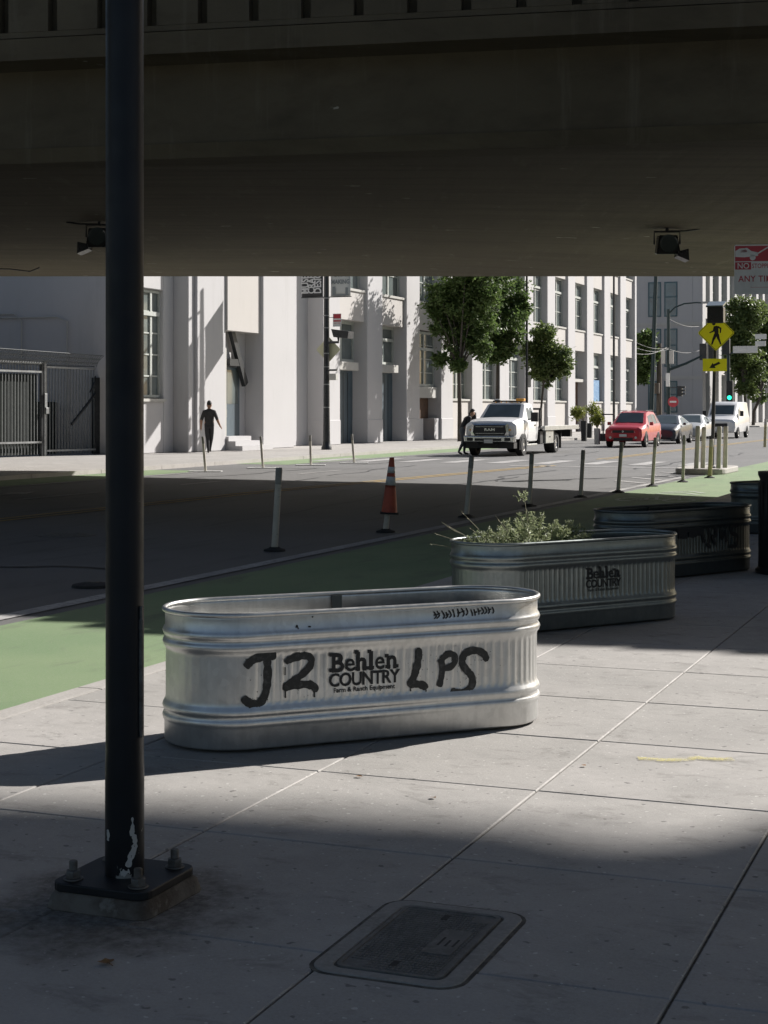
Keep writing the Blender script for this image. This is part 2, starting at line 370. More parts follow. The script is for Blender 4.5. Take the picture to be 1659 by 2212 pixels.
sl=bpy.data.lights.new('sun','SUN'); sl.energy=5.0; sl.angle=R(.53); sl.color=(1.0,.96,.915)
so=bpy.data.objects.new('sun',sl); COL.objects.link(so)
so.rotation_euler=Vector((-.8*math.cos(EL),-.6*math.cos(EL),-math.sin(EL))).to_track_quat('-Z','Y').to_euler(); so.location=(20,10,30)
SC.view_settings.view_transform='Standard'; SC.view_settings.look='None'; SC.view_settings.exposure=.76; SC.view_settings.gamma=1
SC.render.engine='CYCLES'; SC.cycles.use_denoising=True; SC.cycles.max_bounces=8; SC.cycles.diffuse_bounces=5; SC.cycles.glossy_bounces=4
SC.cycles.sample_clamp_indirect=8; SC.cycles.caustics_reflective=False; SC.cycles.caustics_refractive=False

def street_obj(mb,name,mats,kind='structure',**k):
    o=mb.build(name,mats,None,**k); o.rotation_euler=(0,0,-TH); 
    if kind: o['kind']=kind
    return o
# street-local frame: x = -c, y = s
KC=4.545; KW=.17; FC=21.1
# ---------------------------------------------------------------- ground
mb=MB()                                                   # one sheet to the horizon; road surface
mb.poly([(-900,-400,ROAD),(900,-400,ROAD),(900,1500,ROAD),(-900,1500,ROAD)])
street_obj(mb,'road','' or M['asphalt'])
# near pavement: separate cast squares with open joints
mb=MB(); gap=.004; ins=.0045; dp=.010
for i in range(-7,9+5):
    for j in range(-9,62):
        c0=.807+.935*(i-6); c1=c0+.935
        if c1>KC+.01 : continue
        s0=4.06+1.015*(j-3); s1=s0+1.015
        dz=.0016*noise.noise(Vector((i*3.1,j*2.3,0)))
        x0,x1,y0,y1=-c1+gap,-c0-gap,s0+gap,s1-gap
        lo=[(x0,y0,-dp),(x1,y0,-dp),(x1,y1,-dp),(x0,y1,-dp)]
        mi=[(x0,y0,-.004+dz),(x1,y0,-.004+dz),(x1,y1,-.004+dz),(x0,y1,-.004+dz)]
        hi=[(x0+ins,y0+ins,dz),(x1-ins,y0+ins,dz),(x1-ins,y1-ins,dz),(x0+ins,y1-ins,dz)]
        b=len(mb.v); mb.v+= [Vector(p) for p in lo+mi+hi]
        for a_,b_ in ((0,4),(4,8)):
            for k in range(4):
                mb.f.append((b+a_+k,b+a_+(k+1)%4,b+b_+(k+1)%4,b+b_+k)); mb.m.append(0)
        mb.f.append((b+8,b+9,b+10,b+11)); mb.m.append(0)
CA=.807+.935*(-13); SA=4.06-1.015*12; SB=4.06+1.015*59
mb.poly([(-KC,SA,-.009),(-CA,SA,-.009),(-CA,SB,-.009),(-KC,SB,-.009)],1)
mb.poly([(-CA,-60,-.002),(120,-60,-.002),(120,300,-.002),(-CA,300,-.002)],0)
mb.poly([(-KC,SB,-.002),(-CA,SB,-.002),(-CA,300,-.002),(-KC,300,-.002)],0)
mb.poly([(-KC,-60,-.002),(-CA,-60,-.002),(-CA,SA,-.002),(-KC,SA,-.002)],0)
o=street_obj(mb,'sidewalk',[M['pave'],M['joint']],normals=False)
# kerbs, cast in lengths
mb=MB()
for k in range(40):
    s0=-20+3.05*k; e=.006; r=.02
    prof=[(-KC-.003,-.14),(-KC-.003,-.001),(-KC-.03,.002),(-KC-KW+.02,.0),(-KC-KW,-.02),(-KC-KW-.012,-.14)]
    mb.prism([(p[0],p[1]) for p in prof],s0+e,s0+3.05-e,'y')
street_obj(mb,'kerb',M['kerb'])
mb=MB()
for (a,b) in ((-60,121),(146,330)):
    mb.box(-60,-FC-.17,a,b,-.14,.0,0)
    k=a
    while k<b:
        mb.box(-FC-.166,-FC,k+.01,min(k+3.05,b)-.01,-.14,.004,1); k+=3.05
street_obj(mb,'far_sidewalk',[M['pave'],M['kerb']])
# bike lanes
def strip(c0,c1,s0,s1,z,mb,n=1,edge=0.0):
    for k in range(n):
        a=s0+(s1-s0)*k/n; b=s0+(s1-s0)*(k+1)/n
        mb.poly([(-c0,a,z),(-c1,a,z),(-c1,b,z),(-c0,b,z)][::-1])
mb=MB(); strip(KC+KW+.005,6.95,-20,52,ROAD+.004,mb); strip(KC+KW+.005,6.4,56,110,ROAD+.004,mb)
street_obj(mb,'bike_lane',M['green'],normals=False)
mb=MB(); strip(19.45,FC-.01,-20,37,ROAD+.004,mb); strip(19.45,FC-.01,42,64,ROAD+.004,mb)
street_obj(mb,'far_bike_lane',M['green'],normals=False)
# road markings
mb=MB()
strip(7.12,7.30,-30,38,ROAD+.008,mb)
strip(19.2,19.34,-20,37,ROAD+.008,mb); strip(19.2,19.34,44,62,ROAD+.008,mb)
for k in range(-3,14):
    if 44<6*k+3<50: continue
    strip(16.3,16.42,6*k,6*k+2.6,ROAD+.008,mb)
for k in range(9):
    c=8.3+1.42*k; strip(c,c+.55,45.2,48.4,ROAD+.008,mb)
strip(8.2,13.2,43.2,43.55,ROAD+.008,mb)
# chevrons in the buffer by the island
for k in range(4): mb.poly([(-7.35,34+1.7*k,ROAD+.008),(-8.3,35.2+1.7*k,ROAD+.008),(-8.3,35.5+1.7*k,ROAD+.008),(-7.35,34.3+1.7*k,ROAD+.008)])
# turn arrow in the far lane, under the bridge
A=[(-.08,0),(.08,0),(.08,1.6),(.32,1.6),(0,2.4),(-.32,1.6),(-.08,1.6)]
mb.poly([(-17.6+x,24+y,ROAD+.008) for x,y in A])
street_obj(mb,'road_markings',M['white_line'],normals=False)
mb=MB()
for off in (0,.28):
    pts=[(-30,13.55),(10,13.5),(28,13.3),(36,12.7),(44,12.0)]
    for (s0,c0),(s1,c1) in zip(pts[:-1],pts[1:]):
        mb.poly([(-c0-off,s0,ROAD+.008),(-c1-off,s1,ROAD+.008),(-c1-off-.1,s1,ROAD+.008),(-c0-off-.1,s0,ROAD+.008)][::-1])
    mb.poly([(-12.0-off,50,ROAD+.008),(-11.6-off,110,ROAD+.008),(-11.7-off,110,ROAD+.008),(-12.1-off,50,ROAD+.008)][::-1])
street_obj(mb,'centre_line',M['yellow_line'],normals=False)
# asphalt patch and trench repair
mb=MB()
mb.poly([(-18.7,15,ROAD+.004),(-14.6,14.6,ROAD+.004),(-14.2,16.3,ROAD+.004),(-18.5,16.6,ROAD+.004)])
street_obj(mb,'asphalt_repair',M['asphalt_patch'],normals=False)
mb=MB(); random.seed(31)
for k in range(26):
    c=random.uniform(8,18.5); s_=random.uniform(8,60); pts=[]; dx=random.uniform(-.25,.25); along=random.random()<.65
    for q in range(9):
        pts.append((-c,s_)); 
        if along: s_+=random.uniform(.5,1.3); c+=random.gauss(dx*.3,.12)
        else: c+=random.uniform(.2,.5); s_+=random.gauss(0,.12)
    mb.stroke(pts,random.uniform(.03,.07),lambda x,y:(x,y,ROAD+.006),wob=.5)
street_obj(mb,'crack_sealant',M['tar'],normals=False)
o=thing('manhole_cover','round dark iron manhole cover in the shaded road left of the pole','manhole cover',S(17.5,11.2,ROAD+.002),-TH)
mb=MB(); mb.lathe([(.38,0),(.38,.006),(.34,.006),(.34,.004),(.0,.004)],28); mb.build('frame',M['cast_iron'],o)
mb=MB()
for k in range(-4,5):
    for q in range(-4,5):
        if k*k+q*q<17: mb.box(k*.07-.02,k*.07+.02,q*.07-.02,q*.07+.02,.0041,.009)
mb.build('tread',M['cast_iron'],o)
# bicycle stencil on the near lane
mb=MB(); cs=(28.0,5.85)
def P2(x,y): return (-cs[1]+x*1.0, cs[0]+y*1.9, ROAD+.009)
for cx in (-.42,.42):
    mb.stroke([(cx+.25*math.cos(t),.25*math.sin(t)) for t in [k*math.pi/5 for k in range(11)]],.07,P2,caps=False)
mb.stroke([(-.42,0),(-.12,.42),(.26,.42),(.02,0),(-.42,0)],.06,P2,caps=False)
mb.stroke([(.26,.42),(.42,0)],.06,P2,caps=False); mb.stroke([(.02,0),(-.18,.52)],.06,P2,caps=False); mb.stroke([(.26,.42),(.22,.6),(.36,.6)],.06,P2)
mb.stroke([(-.3,.54),(-.08,.54)],.06,P2)
for k in (0,1): mb.stroke([(-.4,1.0+.32*k),(0,1.3+.32*k),(.4,1.0+.32*k)],.1,P2,caps=False)
street_obj(mb,'bike_stencil',M['bike_mark'],normals=False)
# spray mark on the pavement
mb=MB(); a=G(1378,1638,.004); b=G(1585,1640,.004)
def PS(x,y): p=a.lerp(b,x); return (p.x+.0,p.y+y,.005)
mb.stroke([(0,.0),(.12,-.012),(.3,-.028),(.5,-.008),(.64,.022),(.72,.004),(.86,-.004),(1,.003)],.060,PS,caps=False,wob=.3)
o=mb.build('spray_mark',M['spray'],None,normals=False); o['kind']='structure'

# ---------------------------------------------------------------- viaduct
LT=1.0/TE
def shadow_to_far(Sx,Sy):          # the far lower edge seen at the soffit line whose shadow passes through (Sx,Sy)
    k=(HV-597)/F
    Y=(Sy+.6*(EYE-ROAD)*LT)/(1-.6*k*LT); z=EYE+k*Y; L=(z-ROAD)*LT
    return (Sx+.8*L,Y,z)
FARP=[shadow_to_far(*p) for p in ((-8.2,39.0),(-5.55,37.6),(1.68,34.2),(3.68,31.7),(6.26,28.9))]
def far_at(X):
    P=FARP
    if X<=P[0][0]: t=(P[0][0]-X); Y=P[0][1]+min(t*.03,.6); return Vector((X,Y,EYE+(HV-597)/F*Y))
    if X>=P[-1][0]:
        t=X-P[-1][0]; Y=max(P[-1][1]-.6*t,20); return Vector((X,Y,EYE+(HV-597)/F*Y))
    for a_,b_ in zip(P[:-1],P[1:]):
        if a_[0]<=X<=b_[0]:
            t=(X-a_[0])/(b_[0]-a_[0]); return Vector([a_[i]+(b_[i]-a_[i])*t for i in range(3)])
nearY=lambda X: 20.55-.205*X
def near_edge_top(X):
    P=[(-60,7.4),(-6,7.25),(0,7.0),(4.9,6.75)]
    for Sx,Sy in ((-3,12.5),(-1.56,11.29),(1.08,10.17),(2.34,9.75)):
        z0=ROAD if Sx<-1.2 else 0
        L=(20.55-.205*Sx-.25-Sy)/(.6+.205*.8); P.append((Sx+.8*L,z0+L*TE))
    P.append((60,P[-1][1]+.3))
    for a_,b_ in zip(P[:-1],P[1:]):
        if a_[0]<=X<=b_[0]: return a_[1]+(b_[1]-a_[1])*(X-a_[0])/(b_[0]-a_[0])
via=thing('viaduct','dark concrete freeway viaduct crossing the street overhead, seen from below','viaduct',(0,25,0))
XS=sorted(set([4+.5*k for k in range(21)]+[-60,-40,-25,-15,-10,-8,-6,-5,-4,-3,-2,-1,0,1,2,3,4,4.9,6,7,8,9,10,11,12,13,14,16,20,25,32,40,50,60]))
rings=[]
for X in XS:
    N_=Vector((X,nearY(X),0)); f=far_at(X); zt=near_edge_top(X); nd=Vector((-.205,-1,0)).normalized()
    def q(off,z): p=N_+nd*off; return Vector((p.x,p.y-25,z))
    fz=Vector((0,-25,0))
    rings.append([f+fz, q(-.55,4.93), q(-.50,4.78), q(.0,4.80), q(.05,4.99), q(-.02,5.0), q(-.08,6.05), q(.30,6.12), q(.32,6.40), q(.10,6.42),
                  q(.10,zt), q(-.22,zt), q(-.3,6.45), f+fz+Vector((0,-.6,1.5)), f+fz+Vector((0,-.4,2.3)), f+fz+Vector((.0,.0,2.3))])
mb=MB(); mb.loft(rings); mb.build('box_girder',M['bridge'],via)
mb=MB()                            # slotted outer panels of the parapet
d=Vector((1,-.205,0)).normalized(); nd=Vector((-.205,-1,0)).normalized(); X=-5.0+.10; step=.69
k=-40
while k<70:
    t0=k*step+.065; t1=(k+1)*step-.065
    p0=Vector((-5.0,nearY(-5.0),0))+d*t0; p1=Vector((-5.0,nearY(-5.0),0))+d*t1
    zt=near_edge_top((p0.x+p1.x)/2)-.03
    b0=[p0+nd*.10,p1+nd*.10,p1+nd*.27,p0+nd*.27]
    mb.hexa([(q.x,q.y-25,6.50) for q in b0],[(q.x,q.y-25,zt) for q in b0]); k+=1
pa=Vector((-5,nearY(-5),0))+d*(-40*step); pb=Vector((-5,nearY(-5),0))+d*(70*step)
b0=[pa+nd*.101,pb+nd*.101,pb+nd*.268,pa+nd*.268]
mb.hexa([(q.x,q.y-25,6.423) for q in b0],[(q.x,q.y-25,6.497) for q in b0])
mb.build('parapet_panels',M['bridge'],via)
for X in (-27,24):                  # piers beyond both sides of the frame
    mb=MB(); Y=(nearY(X)+far_at(X).y)/2-25
    mb.lathe([(1.3,ROAD-.05),(1.25,.4),(1.2,3.4),(1.5,4.1),(2.2,4.86)],8,o=(X,Y,0)); mb.build('pier',M['bridge'],via)
LB=24/TE                            # the upper ramp, high to the right, whose edge shades the near pavement
edge=[(-9,6.6),(-4,6.42),(-.9,6.12),(-.4,6.05),(.62,5.80),(.86,5.60),(1.10,5.57),(1.39,5.76),(2.0,6.3),(4,7.2)]
mb=MB(); top=[(x+.8*LB,y+.6*LB-25) for x,y in edge]; poly=top+[(top[-1][0]+10,-30),(top[0][0],-42)]
mb.prism(poly,24,25.6,'z'); mb.build('upper_ramp',M['bridge'],via)
mb=MB(); mb.hexa([(-70,-21.3,7.4),(70,-21.3,7.4),(70,-12.8,7.4),(-70,-12.8,7.4)],[(-70,-21.3,9.2),(70,-21.3,9.2),(70,-11.3,9.2),(-70,-11.3,9.2)]); mb.build('added_sky_blocker',M['bridge'],via)   # unseen slab overhead, added to cut the sky light
for (x,y) in ((top[5][0]+2,top[5][1]-8),(top[5][0]+1,-30)):
    mb=MB(); mb.lathe([(1.2,-.1),(1.1,22.2),(2.2,24.0)],10,o=(x,y,0)); mb.build('ramp_column',M['bridge'],via)
def soffit(X,Y):
    a=Vector((X,nearY(X)+.5,4.93)); b=far_at(X); t=(Y-a.y)/(b.y-a.y); return a.z+(b.z-a.z)*t
def floodlight(u,label,mir):
    p=atY(u,520,30); zs=soffit(p.x,30)
    t=thing('floodlight',label,'floodlight',(p.x,30,zs),0,'floodlights under the viaduct')
    mb=MB(); mb.hexa([(-.23,-.18,-.50),(.23,-.18,-.50),(.20,.20,-.46),(-.20,.20,-.46)],[(-.17,-.16,-.14),(.17,-.16,-.14),(.17,.16,-.12),(-.17,.16,-.12)])
    mb.build('housing',M['black_steel'],t,bevel=.02)
    mb=MB(); mb.lathe([(.0,-.204),(.15,-.204),(.17,-.21),(.17,-.20)],16,'y',(0,0,-.30)); mb.build('lens',M['car_glass'],t)
    mb=MB(); m=mir
    mb.hexa([(m*.16,-.22,-.53),(m*.37,-.24,-.62),(m*.37,.18,-.62),(m*.16,.18,-.53)],[(m*.18,-.22,-.44),(m*.36,-.24,-.40),(m*.36,.18,-.40),(m*.18,.18,-.44)])
    mb.build('barn_door',M['black_steel'],t)
    mb=MB(); mb.tube([(-.24,0,-.30),(-.24,0,-.06),(.24,0,-.06),(.24,0,-.30)],.018,6); mb.tube([(0,0,-.06),(0,0,.02)],.03,8)
    mb.tube([(0,.02,-.05),(m*.36,.05,-.04),(m*.62,.05,-.005)],.016,6); mb.build('bracket',M['black_steel'],t)
floodlight(1441,'black floodlight with flaps under the soffit, right of the two','' and 0 or 1)
floodlight(214,'black floodlight under the soffit partly behind the black pole',-1)
mb=MB()
p0=atY(-20,598,41); 
mb.tube([Vector((p0.x-1.5,41,soffit(p0.x-1.5,41)-.02)),Vector((p0.x+.5,41,soffit(p0.x,41)-.05)),Vector((p0.x+1.0,41,soffit(p0.x+1,41)-.11)),Vector((p0.x+1.25,41,soffit(p0.x+1,41)-.01))],.018,6)
props(mb.build('cable',M['black_steel']),'thin black cable sagging under the viaduct edge at far left','cable')

# ---------------------------------------------------------------- the black pole
pc=Vector((-.795,4.915,0)); pr=-TH
pole=thing('pole','tall black round steel pole bolted to a raised square plate in the foreground','pole',pc,pr)
mb=MB(); mb.lathe([(.0600,.078),(.0595,.40),(.0580,.44),(.0577,3.0),(.054,5.9),(.050,6.0),(.0,6.02)],36); o=mb.build('shaft',M['pole'],pole,auto=40)
def on_shaft(a,z): q=R(-59.4)+a; return (.0607*math.cos(q),.0607*math.sin(q),z)
for pts,w_ in (([(R(22),.262),(R(23),.235),(R(20),.205)],.011),([(R(24),.215),(R(31),.19),(R(28),.165),(R(17),.140),(R(9),.112)],.017),([(R(14),.100),(R(2),.096),(R(-12),.094)],.020),([(R(-58),.222),(R(-55),.204),(R(-57),.188)],.013)):
    mb=MB(); q_=[(a*.06,z) for a,z in pts]; mb.stroke(q_,w_,lambda x,z:on_shaft(x/.06,z),wob=1.1); mb.build('paint_chip',M['sill'],o,normals=False)
mb=MB(); h=.165; r=.045
pl=[]
for (cx,cy,a0) in ((h-r,h-r,0),(-h+r,h-r,90),(-h+r,-h+r,180),(h-r,-h+r,270)):
    for k in range(5): t=R(a0+22.5*k); pl.append((cx+r*math.cos(t),cy+r*math.sin(t)))
mb.prism(pl,.052,.078); mb.build('base_plate',M['plate_paint'],pole,bevel=.004)
for (x,y) in ((-.112,-.112),(.112,-.112),(.112,.112),(-.112,.112)):
    mb=MB(); mb.lathe([(.031,.0785),(.030,.083)],16,o=(x,y,0)); mb.lathe([(.024,.083),(.024,.103),(.022,.106)],6,o=(x,y,0)); mb.lathe([(.013,.106),(.013,.132),(.011,.135)],12,o=(x,y,0))
    mb.build('anchor_bolt',M['bolt'],pole,bevel=.0015)
mb=MB(); mb.tube([(.0605,-.006,.52),(.0605,-.006,.86)],.008,6); mb.box(.0575,.0665,-.012,.004,.50,.90); mb.build('strap',M['bolt'],pole,bevel=.003)
mb=MB()                            # rough grout under the plate
ring0=[];ring1=[];ring2=[]
for k in range(48):
    t=2*math.pi*k/48; ca,sa=math.cos(t),math.sin(t); m=max(abs(ca),abs(sa)); rr=.17/m if m>.76 else .17/.76
    nz=noise.noise(Vector((ca*2,sa*2,1)))
    ring0.append((ca*(rr+.012+.016*nz),sa*(rr+.012+.016*nz),-.004)); ring1.append((ca*(rr+.002+.008*nz),sa*(rr+.002+.008*nz),.034+.008*nz)); ring2.append((ca*(rr-.012),sa*(rr-.012),.0515))
mb.loft([ring0,ring1,ring2]); mb.build('grout_pad',M['grout'],pole,auto=50)

mb=MB(); mb.poly([(-.62,-.62,.0026),(.62,-.62,.0026),(.62,.5,.0026),(-.62,.5,.0026)]); o=mb.build('ground_stain',M['stain'],None,normals=False); o.location=pc+Vector((-.02,-.10,0)); o['kind']='structure'
# ---------------------------------------------------------------- utility cover
uc=Vector((.1075,4.515,0)); u=thing('utility_cover','worn rectangular utility box cover set in a rounded concrete collar','utility cover',uc,-TH)
def rrect(hx,hy,r,n=6):
    q=[]
    for (cx,cy,a0) in ((hx-r,hy-r,0),(-hx+r,hy-r,90),(-hx+r,-hy+r,180),(hx-r,-hy+r,270)):
        for k in range(n): t=R(a0+90*k/(n-1)); q.append((cx+r*math.cos(t),cy+r*math.sin(t)))
    return q
def ringmesh(mb,o,i,z0,z1,mi=None):
    n=len(o); vs=[(*p,z0) for p in o]+[(*p,z1) for p in o]+[(*p,z1) for p in i]+[(*p,z0) for p in i]; fs=[]
    for k in range(n):
        j=(k+1)%n; fs+=[(k,j,n+j,n+k),(n+k,n+j,2*n+j,2*n+k),(2*n+k,2*n+j,3*n+j,3*n+k)]
    mb.add(vs,fs,mi)
mb=MB(); ringmesh(mb,rrect(.212,.330,.07),rrect(.160,.288,.035),-.012,.0055); mb.build('collar',M['collar'],u,bevel=.003)
mb=MB(); mb.prism(rrect(.224,.342,.08),-.010,.0022); mb.build('joint_ring',M['joint'],u)
mb=MB(); hx,hy=.152,.280
mb.prism(rrect(hx,hy,.03),-.01,.0042,mi=0); ringmesh(mb,rrect(hx,hy,.03),rrect(hx-.012,hy-.012,.022),.0042,.0075,0)
NXr=30
for k in range(NXr):                                    # ribbed tread, left clear for the label panel, corners and pull slots
    y=-hy+.03+(2*hy-.06)*k/(NXr-1)
    segs=[(-hx+.022,hx-.022)]
    if -.10<y<.11: segs=[(-hx+.022,.028),(hx-.032,hx-.022)]
    if y>hy-.075: segs=[(-hx+.022,hx-.075)]
    if y<-hy+.075: segs=[(-hx+.075,hx-.022)]
    for a_,b_ in segs:
        xs=a_
        while xs<b_-.006:
            xe=min(xs+.0115,b_); mb.box(xs,xe-.003,y-.0065,y+.0045,.0042,.0066,0); xs=xe
mb.box(.034,hx-.036,-.098,.108,.0042,.0070,0)
for y in (-.21,.21): mb.box(-.012,.008,y-.022,y+.022,.0043,.0068,1)
o=mb.build('lid',[M['cast_iron'],M['rubber']],u)
mb=MB(); Mt=Matrix.Translation((.075,.005,.0074))@Matrix.Rotation(R(90),4,'Z')
for k,(wd) in enumerate((.07,.05,.06)):
    mb.box(-.012+.065+k*.022,-.006+.065+k*.022,-.03,-.03+wd,.0070,.0078)
mb.build('worn_lettering',M['rubber'],u)
# dead leaf
p=G(232,2080,.004); mb=MB(); random.seed(3)
pts=[]
for k in range(9):
    t=2*math.pi*k/9; r=.012+.010*random.random(); pts.append((r*math.cos(t)*1.3,r*math.sin(t),.003+.008*random.random()))
mb.add([(0,0,.002)]+pts,[(0,1+k,1+(k+1)%9) for k in range(9)]); mb.tube([(0,0,.003),(.012,-.02,.004),(.02,-.032,.003)],.0012,5)
o=mb.build('dead_leaf',M['leaflitter']); o.location=p; props(o,'small curled brown leaf on the pavement below the pole plate','leaf')

random.seed(41)
for k,(u_,v_,lb) in enumerate(((776,1678,'small dark leaf scrap on the sunlit pavement in front of the tank'),(935,1724,'tiny brown leaf scrap lying in the soft shadow edge'),(560,1900,'pale paper scrap on the shaded pavement right of the pole plate'),(1262,1655,'small dry twig scrap left of the yellow spray mark'))):
    p=G(u_,v_,.003); mb=MB(); pts=[]
    for q in range(7):
        a=2*math.pi*q/7; r=random.uniform(.006,.014); pts.append((r*math.cos(a)*1.5,r*math.sin(a),random.uniform(.001,.007)))
    mb.add([(0,0,.003)]+pts,[(0,1+q,1+(q+1)%7) for q in range(7)]); o=mb.build('litter_scrap',M['leaflitter' if k!=2 else 'sill'],None,normals=False); o.location=p; o.rotation_euler=(0,0,k*1.3); props(o,lb,'litter')
# ---------------------------------------------------------------- stock tanks
TL,TW,THH=1.83,.61,.61
def outline():
    r=TW/2; Ls=TL-TW; per=2*Ls+2*math.pi*r; n=880; out=[]
    for k in range(n):
        q=per*k/n
        if q<Ls: out.append((-Ls/2+q,-r,0,-1,q,0))
        elif q<Ls+math.pi*r:
            a=-math.pi/2+(q-Ls)/r; out.append((Ls/2+r*math.cos(a),r*math.sin(a),math.cos(a),math.sin(a),q,1))
        elif q<2*Ls+math.pi*r: out.append((Ls/2-(q-Ls-math.pi*r),r,0,1,q,0))
        else:
            a=math.pi/2+(q-2*Ls-math.pi*r)/r; out.append((-Ls/2+r*math.cos(a),r*math.sin(a),math.cos(a),math.sin(a),q,2))
    return out
OUT=outline()
PROF=[(.012,.000),(.02,.004),(.10,.004),(.112,.010),(.124,.0135),(.136,.010),(.147,.001),(.158,.010),(.170,.0135),(.182,.010),(.194,.003),(.204,0),
      (.22,0),(.28,0),(.35,0),(.405,0),(.418,0),(.430,.002),(.440,.010),(.455,.0155),(.468,.011),(.480,.001),(.492,.011),(.505,.0155),(.518,.010),(.530,.003),(.58,.003),(.598,.003)]
def tank_shell(amp,seed):
    vs=[];fs=[];n=len(OUT); per=.0415
    def flute(q,seg): 
        m=1.0 if seg!=2 else .15
        return amp*m*(.5-.5*math.cos(2*math.pi*q/per))**1.0
    for (z,off) in PROF:
        g=max(0,min(1,(z-.204)/.016))*max(0,min(1,(.425-z)/.014))
        for (x,y,nx,ny,q,seg) in OUT:
            dent=.0035*noise.noise(Vector((x*2.2+seed,y*2.2,z*3)))+.0012*noise.noise(Vector((x*9+seed,y*9,z*8)))
            d=off-g*flute(q,seg)*.9+dent; vs.append((x+nx*d,y+ny*d,z))
    m=len(PROF)
    for i in range(m-1):
        for k in range(n): fs.append((i*n+k,i*n+(k+1)%n,(i+1)*n+(k+1)%n,(i+1)*n+k))
    # inner skin and floor
    b=len(vs); inner=[(z,off) for z,off in PROF[::-1] if z>.03]
    for (z,off) in inner:
        for (x,y,nx,ny,q,seg) in OUT: 
            d=off-.004; vs.append((x+nx*d,y+ny*d,z))
    for i in range(len(inner)-1):
        for k in range(n): fs.append((b+i*n+k,b+i*n+(k+1)%n,b+(i+1)*n+(k+1)%n,b+(i+1)*n+k))
    t=(m-1)*n
    for k in range(n): fs.append((t+k,t+(k+1)%n,b+(k+1)%n,b+k))
    fb=b+(len(inner)-1)*n; fs.append(tuple(fb+k for k in range(n)))
    fs.append(tuple(range(n))[::-1])
    return vs,fs
def tank_rim():
    vs=[];fs=[];n=len(OUT[::4]); K_=10
    for (x,y,nx,ny,q,seg) in OUT[::4]:
        for k in range(K_):
            t=2*math.pi*k/K_; d=.005+.0115*math.cos(t); vs.append((x+nx*d,y+ny*d,.5985+.0115*math.sin(t)))
    for i in range(n):
        for k in range(K_): fs.append((i*K_+k,i*K_+(k+1)%K_,((i+1)%n)*K_+(k+1)%K_,((i+1)%n)*K_+k))
    return vs,fs
def tank(label,C,ang,mat,amp,seed):
    t=thing('stock_tank',label,'metal planter',(C[0],C[1],.004),ang,'galvanised oval tanks along the kerb')
    mb=MB(); mb.add(*tank_shell(amp,seed)); mb.build('shell',mat,t,smooth=True)
    mb=MB(); mb.add(*tank_rim()); mb.build('rim',mat,t,smooth=True)
    mb=MB(); mb.box(-.012,.038,TW/2-.018,TW/2-.007,.10,.592); mb.build('inner_seam',M['zinc3'],t)
    return t
FRONT=-(TW/2)
def dent(x,y,z,seed): return .0035*noise.noise(Vector((x*2.2+seed,y*2.2,z*3)))+.0012*noise.noise(Vector((x*9+seed,y*9,z*8)))
def skin_y(x,z,seed,o=.0016): return FRONT-max(dent(x,FRONT,z,seed),-.002)-o-(.0035 if (.52<z<.6) else 0)
def logo(t,x,z,w,mat,seed,small=True,o=.0016):
    """three-line printed maker's mark on the front of the tank; heavy slab-serif first line"""
    mb=MB()
    k=w/.335
    def at(x0,z0): return lambda a,b,c,x0=x0,z0=z0: (x+k*(x0+a),skin_y(x+k*(x0+a),z+k*(z0+b),seed,o),z+k*(z0+b))
    xs=-.168
    hB=.088; hx=.066
    def rect(x0,x1,z0,z1): mb.add([at(0,0)(x0,z0,0),at(0,0)(x1,z0,0),at(0,0)(x1,z1,0),at(0,0)(x0,z1,0)],[(0,1,2,3)])
    # slab letters: bold text + square serifs
    def letter(ch,x0,wd,stems,size=.118,sx=1.0,em=.0036):
        mb.text(ch,size,at(x0+wd/2,.0),off=em,sx=sx)
        for (a_,b_,h) in stems: rect(x0+a_,x0+b_,h-.008,h+.008)
    X=-.166
    letter('B',X,.066,[(-.006,.03,.008),(-.006,.03,.078)],sx=.98)
    letter('e',X+.068,.052,[],sx=.95,em=.0016)
    letter('h',X+.121,.060,[(-.001,.024,.008),(.036,.062,.008),(-.004,.016,.083)],sx=.95)
    letter('l',X+.183,.030,[(.0,.031,.008),(-.003,.017,.083)],sx=1.15)
    letter('e',X+.216,.052,[],sx=.95,em=.0016)
    letter('n',X+.270,.062,[(-.001,.026,.008),(.038,.066,.008),(-.004,.016,.058)],sx=.95)
    mb.text('COUNTRY',.084,at(0,-.066),off=.0022,sx=.90,spacing=.93)
    if small: mb.text('Farm & Ranch Equipment',.030,at(0,-.094),off=.0006,sx=.985)
    return mb.build('maker_mark',mat,t,normals=False)
axd=23.5
t1=tank('dented shiny galvanised oval tank tagged J2 LPS, nearest the black pole',(-.125,7.52),R(axd),M['zinc'],.006,1.0)
logo(t1,-.092,.325,.330,M['ink'],1.0)
